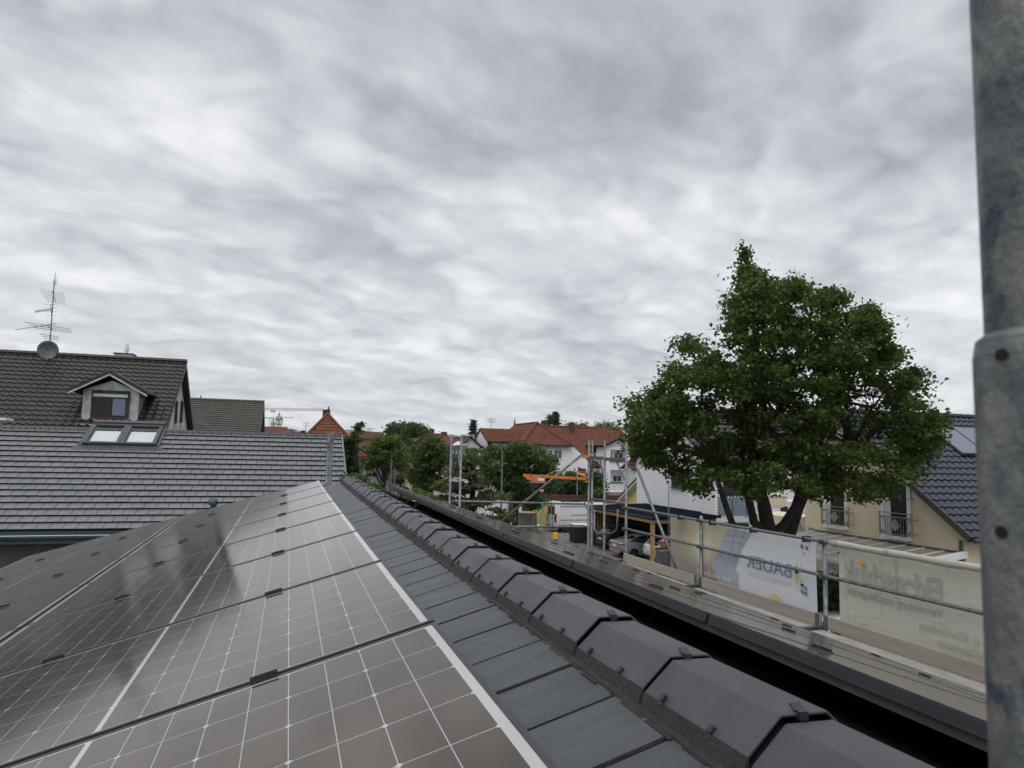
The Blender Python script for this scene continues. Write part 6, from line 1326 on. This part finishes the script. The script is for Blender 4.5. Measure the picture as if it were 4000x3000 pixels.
SPK = pxblobs([(2903, 962, 5, 12), (2906, 985, 8, 18), (2912, 1015, 13, 20), (2918, 1050, 24, 24), (3110, 1100, 14, 14), (2960, 1085, 18, 26), (3010, 1110, 22, 22), (3240, 1145, 30, 16), (3385, 1200, 18, 18)], MD, .3, 2)
sp_ = leaves('crown', mt, SPK, 1900, .10, L_MAPLE, 12, .8, 16, .09)
bm_ = cr_.data; me2 = sp_.data                       # one crown mesh
n1 = len(bm_.vertices); va = np.zeros(n1*3); bm_.vertices.foreach_get('co', va); n2 = len(me2.vertices); vb = np.zeros(n2*3); me2.vertices.foreach_get('co', vb)
ia = np.zeros(len(bm_.loops), int); bm_.loops.foreach_get('vertex_index', ia); ib = np.zeros(len(me2.loops), int); me2.loops.foreach_get('vertex_index', ib)
nm = bpy.data.meshes.new('crown'); nm.vertices.add(n1+n2); nm.vertices.foreach_set('co', np.concatenate([va, vb])); il = np.concatenate([ia, ib+n1]); nm.loops.add(len(il)); nm.loops.foreach_set('vertex_index', il)
nm.polygons.add(len(il)//3); nm.polygons.foreach_set('loop_start', np.arange(len(il)//3)*3); nm.polygons.foreach_set('loop_total', np.full(len(il)//3, 3)); nm.update(); nm.materials.append(L_MAPLE); cr_.data = nm; bpy.data.objects.remove(sp_)
mb = MB()
def A(x, y, d=0): return at(x, y, MD+d)
g0 = Vector((g.x, g.y, 0))
mb.tube([g0, A(3000, 2200), A(3005, 2085), A(2985, 1980), A(2965, 1850), A(2990, 1650), A(2960, 1400), A(2930, 1150), A(2908, 990)], [.36, .30, .27, .20, .16, .12, .08, .04, .02], 10)
mb.tube([A(3010, 2095), A(2945, 2040, -.2), A(2920, 1930, -.4), A(2880, 1870, -.6), A(2800, 1760, -1), A(2640, 1640, -1.2)], [.17, .13, .11, .09, .07, .03], 8)
mb.tube([A(3000, 2100), A(3060, 2050, .2), A(3105, 1980, .3), A(3130, 1900, .4), A(3190, 1780, .6), A(3260, 1550, .5), A(3290, 1300, .4)], [.17, .13, .12, .11, .08, .05, .03], 8)
mb.tube([Vector(at(3045, 2200, MD+1.2)), at(3085, 2080, MD+1.2), at(3120, 1980, MD+1.2), at(3170, 1880, MD+1.2), at(3330, 1760, MD+1.4), at(3480, 1640, MD+1.6)], [.24, .20, .16, .12, .07, .03], 8)
mb.tube([at(2872, 2075, MD-1), at(2840, 1990, MD-1), at(2810, 1900, MD-1), at(2780, 1780, MD-1)], [.10, .09, .075, .04], 7)
mb.tube([at(2872, 2075, MD-1), at(2980, 2190, MD-.4)], [.10, .12], 7)
mb.build('trunk', M['bark'], mt, True)
rs = random.Random(12); mb = MB()
for (x, y, rx, ry) in mp_[5:50]:
    sx, sy = random.Random(int(x+y)).choice(((2975, 1850), (2985, 1700), (3190, 1780), (3130, 1900), (2960, 1450), (3260, 1560), (2880, 1870), (3330, 1760)))
    d = rs.uniform(-2, 2); s0_, e0 = A(sx, sy), at(x, y, MD+d); m0 = s0_+(e0-s0_)*.5+Z*.1*(e0-s0_).length; mb.tube([s0_, m0, e0], [.06, .035, .01], 5)
    for _ in range(3): q = m0+(e0-m0)*rs.random(); mb.tube([q, q+Vector((rs.uniform(-1, 1), rs.uniform(-1, 1), rs.uniform(-.3, .9)))*.8], [.015, .004], 4)
mb.build('limbs', M['bark'], mt, True)

tree('round_tree', 'round yellow-green tree on a short forked trunk in front of the low white building', [(1505, 1745, 66, 44), (1450, 1770, 50, 46), (1555, 1765, 45, 50), (1500, 1785, 82, 40), (1432, 1808, 26, 24), (1568, 1800, 28, 28), (1480, 1720, 35, 22), (1540, 1715, 30, 20), (1490, 1812, 45, 10)], 74, 2.4, 9000, .26, L_YEL, (1497, 1890), .28, 3, spread=.26, cl=26, group='street trees')
tree('tall_tree', 'tall dark green tree right of the slim church spire', [(1555, 1675, 35, 25), (1550, 1700, 40, 35), (1580, 1700, 30, 40)], 125, 3, 5000, .40, L_DARK, (1556, 1760), .3, 4, spread=.55, cl=24, group='tall trees beyond the old town')
tree('tall_tree', 'tall dark green tree, middle one of the three right of the church spire', [(1615, 1672, 25, 16), (1612, 1695, 36, 30), (1590, 1715, 30, 20), (1600, 1740, 30, 30)], 120, 3, 5200, .40, L_DARK, (1612, 1770), .3, 5, spread=.55, cl=24, group='tall trees beyond the old town')
tree('tall_tree', 'lighter green tree, rightmost of the three right of the church spire', [(1652, 1680, 18, 18), (1655, 1705, 30, 18), (1670, 1715, 18, 12)], 122, 2.5, 2600, .38, L_MID, (1655, 1770), .25, 6, spread=.5, cl=24, group='tall trees beyond the old town')
tree('columnar_conifer', 'dark columnar conifer behind the round tree', [(1596, 1740, 16, 30), (1598, 1780, 18, 35)], 98, 1.0, 2200, .30, L_CON, (1598, 1840), .2, 7, spread=.3, cl=20)
tree('dense_tree', 'dense dark green tree left of the narrow scaffold frame', [(1690, 1730, 35, 25), (1670, 1765, 45, 35), (1720, 1760, 45, 35), (1650, 1810, 60, 40), (1720, 1820, 60, 45), (1630, 1845, 30, 22), (1690, 1870, 55, 30), (1670, 1900, 40, 18), (1755, 1800, 28, 40)], 58, 2.2, 12500, .22, L_MID, (1690, 1940), .3, 8, spread=.26, cl=30, group='street trees')
tree('leafy_tree', 'dense leafy tree beside the street lamp in front of the large white house', [(2035, 1750, 28, 18), (1935, 1765, 50, 28), (2000, 1765, 50, 30), (2080, 1770, 50, 25), (1925, 1805, 60, 45), (2010, 1810, 70, 50), (2100, 1800, 55, 40), (2140, 1810, 30, 40), (1960, 1860, 70, 45), (2050, 1860, 80, 50), (2130, 1850, 45, 45), (1990, 1915, 60, 35), (2070, 1910, 60, 35), (2130, 1900, 40, 30)], 50, 2.4, 18000, .19, L_MID, (2010, 2040), .22, 9, spread=.25, cl=32, cx=2030, R=180, group='street trees')
tree('flowering_shrub_tree', 'loose tree with pale blossom tips crossed by the narrow scaffold frame', [(1838, 1765, 16, 20), (1805, 1800, 30, 22), (1845, 1800, 26, 22), (1775, 1845, 34, 28), (1830, 1850, 40, 30), (1735, 1900, 36, 25), (1800, 1910, 50, 30), (1870, 1895, 34, 26), (1735, 1955, 45, 25), (1810, 1970, 55, 28), (1890, 1960, 38, 24), (1905, 1925, 26, 14), (1780, 2040, 90, 35), (1880, 2040, 60, 30), (1960, 1940, 25, 15), (1930, 1820, 20, 20), (1940, 1990, 25, 12)], 27, 1.2, 12500, .11, L_FLOW, (1830, 2090), .12, 10, spread=.13, cl=26, cat='shrub', flat=.35)
tree('spruce', 'slender dark spruce standing alone on the skyline left of the large white house', [(1850, 1645, 3, 6), (1850, 1655, 7, 7), (1849, 1666, 10, 8), (1850, 1678, 13, 8), (1849, 1692, 16, 9), (1851, 1706, 17, 8)], 150, .8, 2600, .30, L_CON, (1850, 1770), .15, 11, spread=.25, cl=12, flat=.3, group='spruces on the skyline')
tree('spruce', 'dark spruce behind the roof ridge of the large white house', [(2170, 1615, 3, 6), (2169, 1627, 8, 7), (2168, 1640, 13, 8), (2169, 1654, 17, 8)], 130, .8, 2200, .28, L_CON, (2169, 1770), .15, 12, spread=.25, cl=12, flat=.3, group='spruces on the skyline')
tree('thin_tree', 'thin wispy tree left of the spruce behind the white house roof', [(2148, 1632, 5, 12), (2145, 1652, 10, 10)], 128, .6, 500, .28, L_MID, (2148, 1770), .1, 13, spread=.3, cl=10)
for i, (x, y, rx) in enumerate(((2228, 1665, 24), (2275, 1667, 28), (2345, 1668, 18), (2378, 1665, 24), (2402, 1680, 18))):
    tree('budding_tree', ('pale budding tree top left of the third roof chimney', 'pale budding tree top right of the third roof chimney', 'small pale tree top over the middle of the red ridge', 'pale airy tree top near the right end of the red ridge', 'rightmost pale tree top beside the sloping red hip')[i], [(x, y, rx, 18), (x, y+18, rx, 14)], 135, 1.5, 900, .30, L_PALE, (x, 1800), .15, 20+i, spread=.5, cl=10, group='pale tree tops behind the red ridge')
tree('ivy_column', 'ivy covered dead tree with one leafy branch reaching up right beside the grey roof verge', [(1358, 1722, 16, 16), (1362, 1755, 20, 22), (1368, 1790, 18, 24), (1378, 1830, 22, 24), (1394, 1716, 12, 8), (1350, 1745, 10, 18), (1384, 1700, 5, 8), (1390, 1686, 4, 8), (1396, 1673, 4, 7), (1403, 1662, 4, 5), (1411, 1655, 5, 4)], 27, .5, 7000, .10, L_MID, (1375, 1900), .12, 30, spread=.065, cl=22, cat='tree')
tree('garden_bush', 'dark green bush right behind the far end of the ridge tiles', [(1392, 1882, 30, 16), (1435, 1908, 36, 16), (1372, 1880, 22, 20), (1480, 1932, 36, 16), (1402, 1868, 16, 10)], 22, 1.0, 6500, .09, L_MID, (1430, 1930), .1, 31, spread=.09, cl=26, cat='bush', group='bushes behind the roof end')
tree('garden_bush', 'dark green bush between the ridge tiles and the tip of the right array', [(1500, 1948, 40, 14), (1555, 1968, 46, 14), (1620, 1992, 46, 16), (1520, 1978, 50, 20)], 20, .9, 6500, .09, L_DARK, (1540, 1990), .1, 32, spread=.09, cl=26, cat='bush', group='bushes behind the roof end')
tree('garden_bush', 'brighter green bush with pink blossom behind the tip of the right array', [(1578, 1912, 14, 10), (1625, 1925, 20, 12), (1660, 1945, 34, 20), (1605, 1945, 34, 12), (1700, 1970, 38, 22)], 30, .9, 4200, .12, L_YEL, (1640, 1990), .1, 33, spread=.10, cl=22, cat='bush', group='bushes behind the roof end')
mb = MB(); rs = random.Random(5)
for i in range(26):
    c_ = at(1588+rs.gauss(0, 4), 1890+rs.gauss(0, 5), 29.5); mb.lathe(c_, [(.01, 0), (.032, .02), (.02, .045)], 5)
tag(mb.build('pink_blossom', mat('pink petals', (.55, .27, .27), .8)), 'cluster of pink blossom above the bright bush', 'blossom')
tree('clipped_hedge', 'dark clipped hedge left of the small white car', [(1565, 1868, 20, 14), (1590, 1872, 20, 14), (1550, 1872, 12, 12)], 66, 1.0, 2600, .18, L_DARK, (1570, 1895), .1, 34, spread=.25, cl=20, cat='hedge', group='hedges along the road')
tree('clipped_hedge', 'lighter flat-topped hedge right of the dark clipped hedge', [(1618, 1876, 16, 9), (1636, 1878, 16, 9)], 65, .8, 1800, .18, L_MID, (1625, 1895), .1, 35, spread=.22, cl=20, cat='hedge', group='hedges along the road')
tree('dark_bush', 'large dark bush below the orange hoist arm', [(2200, 1880, 45, 35), (2250, 1875, 40, 35), (2190, 1915, 50, 25), (2260, 1915, 50, 22), (2290, 1890, 25, 25)], 66, 1.8, 6500, .22, L_DARK, (2220, 1990), .15, 36, spread=.35, cl=26, cat='bush', group='bushes above the garage roof')
tree('dark_bush', 'round dark bush between the scaffold tower posts', [(2320, 1870, 28, 30), (2330, 1905, 28, 25)], 66, 1.5, 3600, .20, L_DARK, (2320, 1990), .15, 37, spread=.32, cl=26, cat='bush', group='bushes above the garage roof')
tree('light_bush', 'light green low bush in front of the white tent', [(2315, 1930, 22, 10), (2340, 1925, 15, 10)], 64, .8, 1200, .18, L_YEL, (2320, 1990), .1, 38, spread=.25, cl=20, cat='bush')
tree('ivy_bush', 'dark ivy mass over the fence left of the yellow garage', [(2080, 1935, 30, 25), (2090, 1965, 22, 20), (2060, 1955, 25, 20)], 60, 1.0, 3000, .18, L_DARK, (2080, 2060), .1, 39, spread=.28, cl=24, cat='bush')
tree('garden_bush', 'small green bush under the diagonal brace by the street lamp', [(1975, 2025, 22, 12), (1950, 2035, 20, 12)], 30, .6, 1600, .12, L_MID, (1965, 2060), .05, 40, spread=.13, cl=20, cat='bush')
tree('added_shade_hedge', 'made-up dark hedge standing in for shade under the pergola, between the two banners', [(3200, 2300, 60, 50), (3200, 2370, 60, 40), (3120, 2300, 50, 60), (3290, 2320, 60, 60), (3200, 2270, 70, 30)], 23.5, .8, 7000, .10, L_DARK, (3200, 2420), .1, 41, spread=.14, cl=26, cat='hedge')  # added hedge; its dark leaves stand in for darkness under the pergola

# ------------------------------------------------------------------ the air: far hills fade to blue
hm = bpy.data.materials.new('haze air'); hm.use_nodes = True; nt = hm.node_tree; nt.nodes.clear()
pv = nt.nodes.new('ShaderNodeVolumePrincipled'); pv.inputs['Color'].default_value = (.93, .965, 1, 1); pv.inputs['Density'].default_value = .00010; pv.inputs['Anisotropy'].default_value = .0
ho_ = nt.nodes.new('ShaderNodeOutputMaterial'); nt.links.new(pv.outputs[0], ho_.inputs['Volume'])
mb = MB(); mb.box((-6600, -400, -1.0), (6600, 5500, 230)); hz_ = mb.build('haze', hm); tag(hz_, kind='stuff')
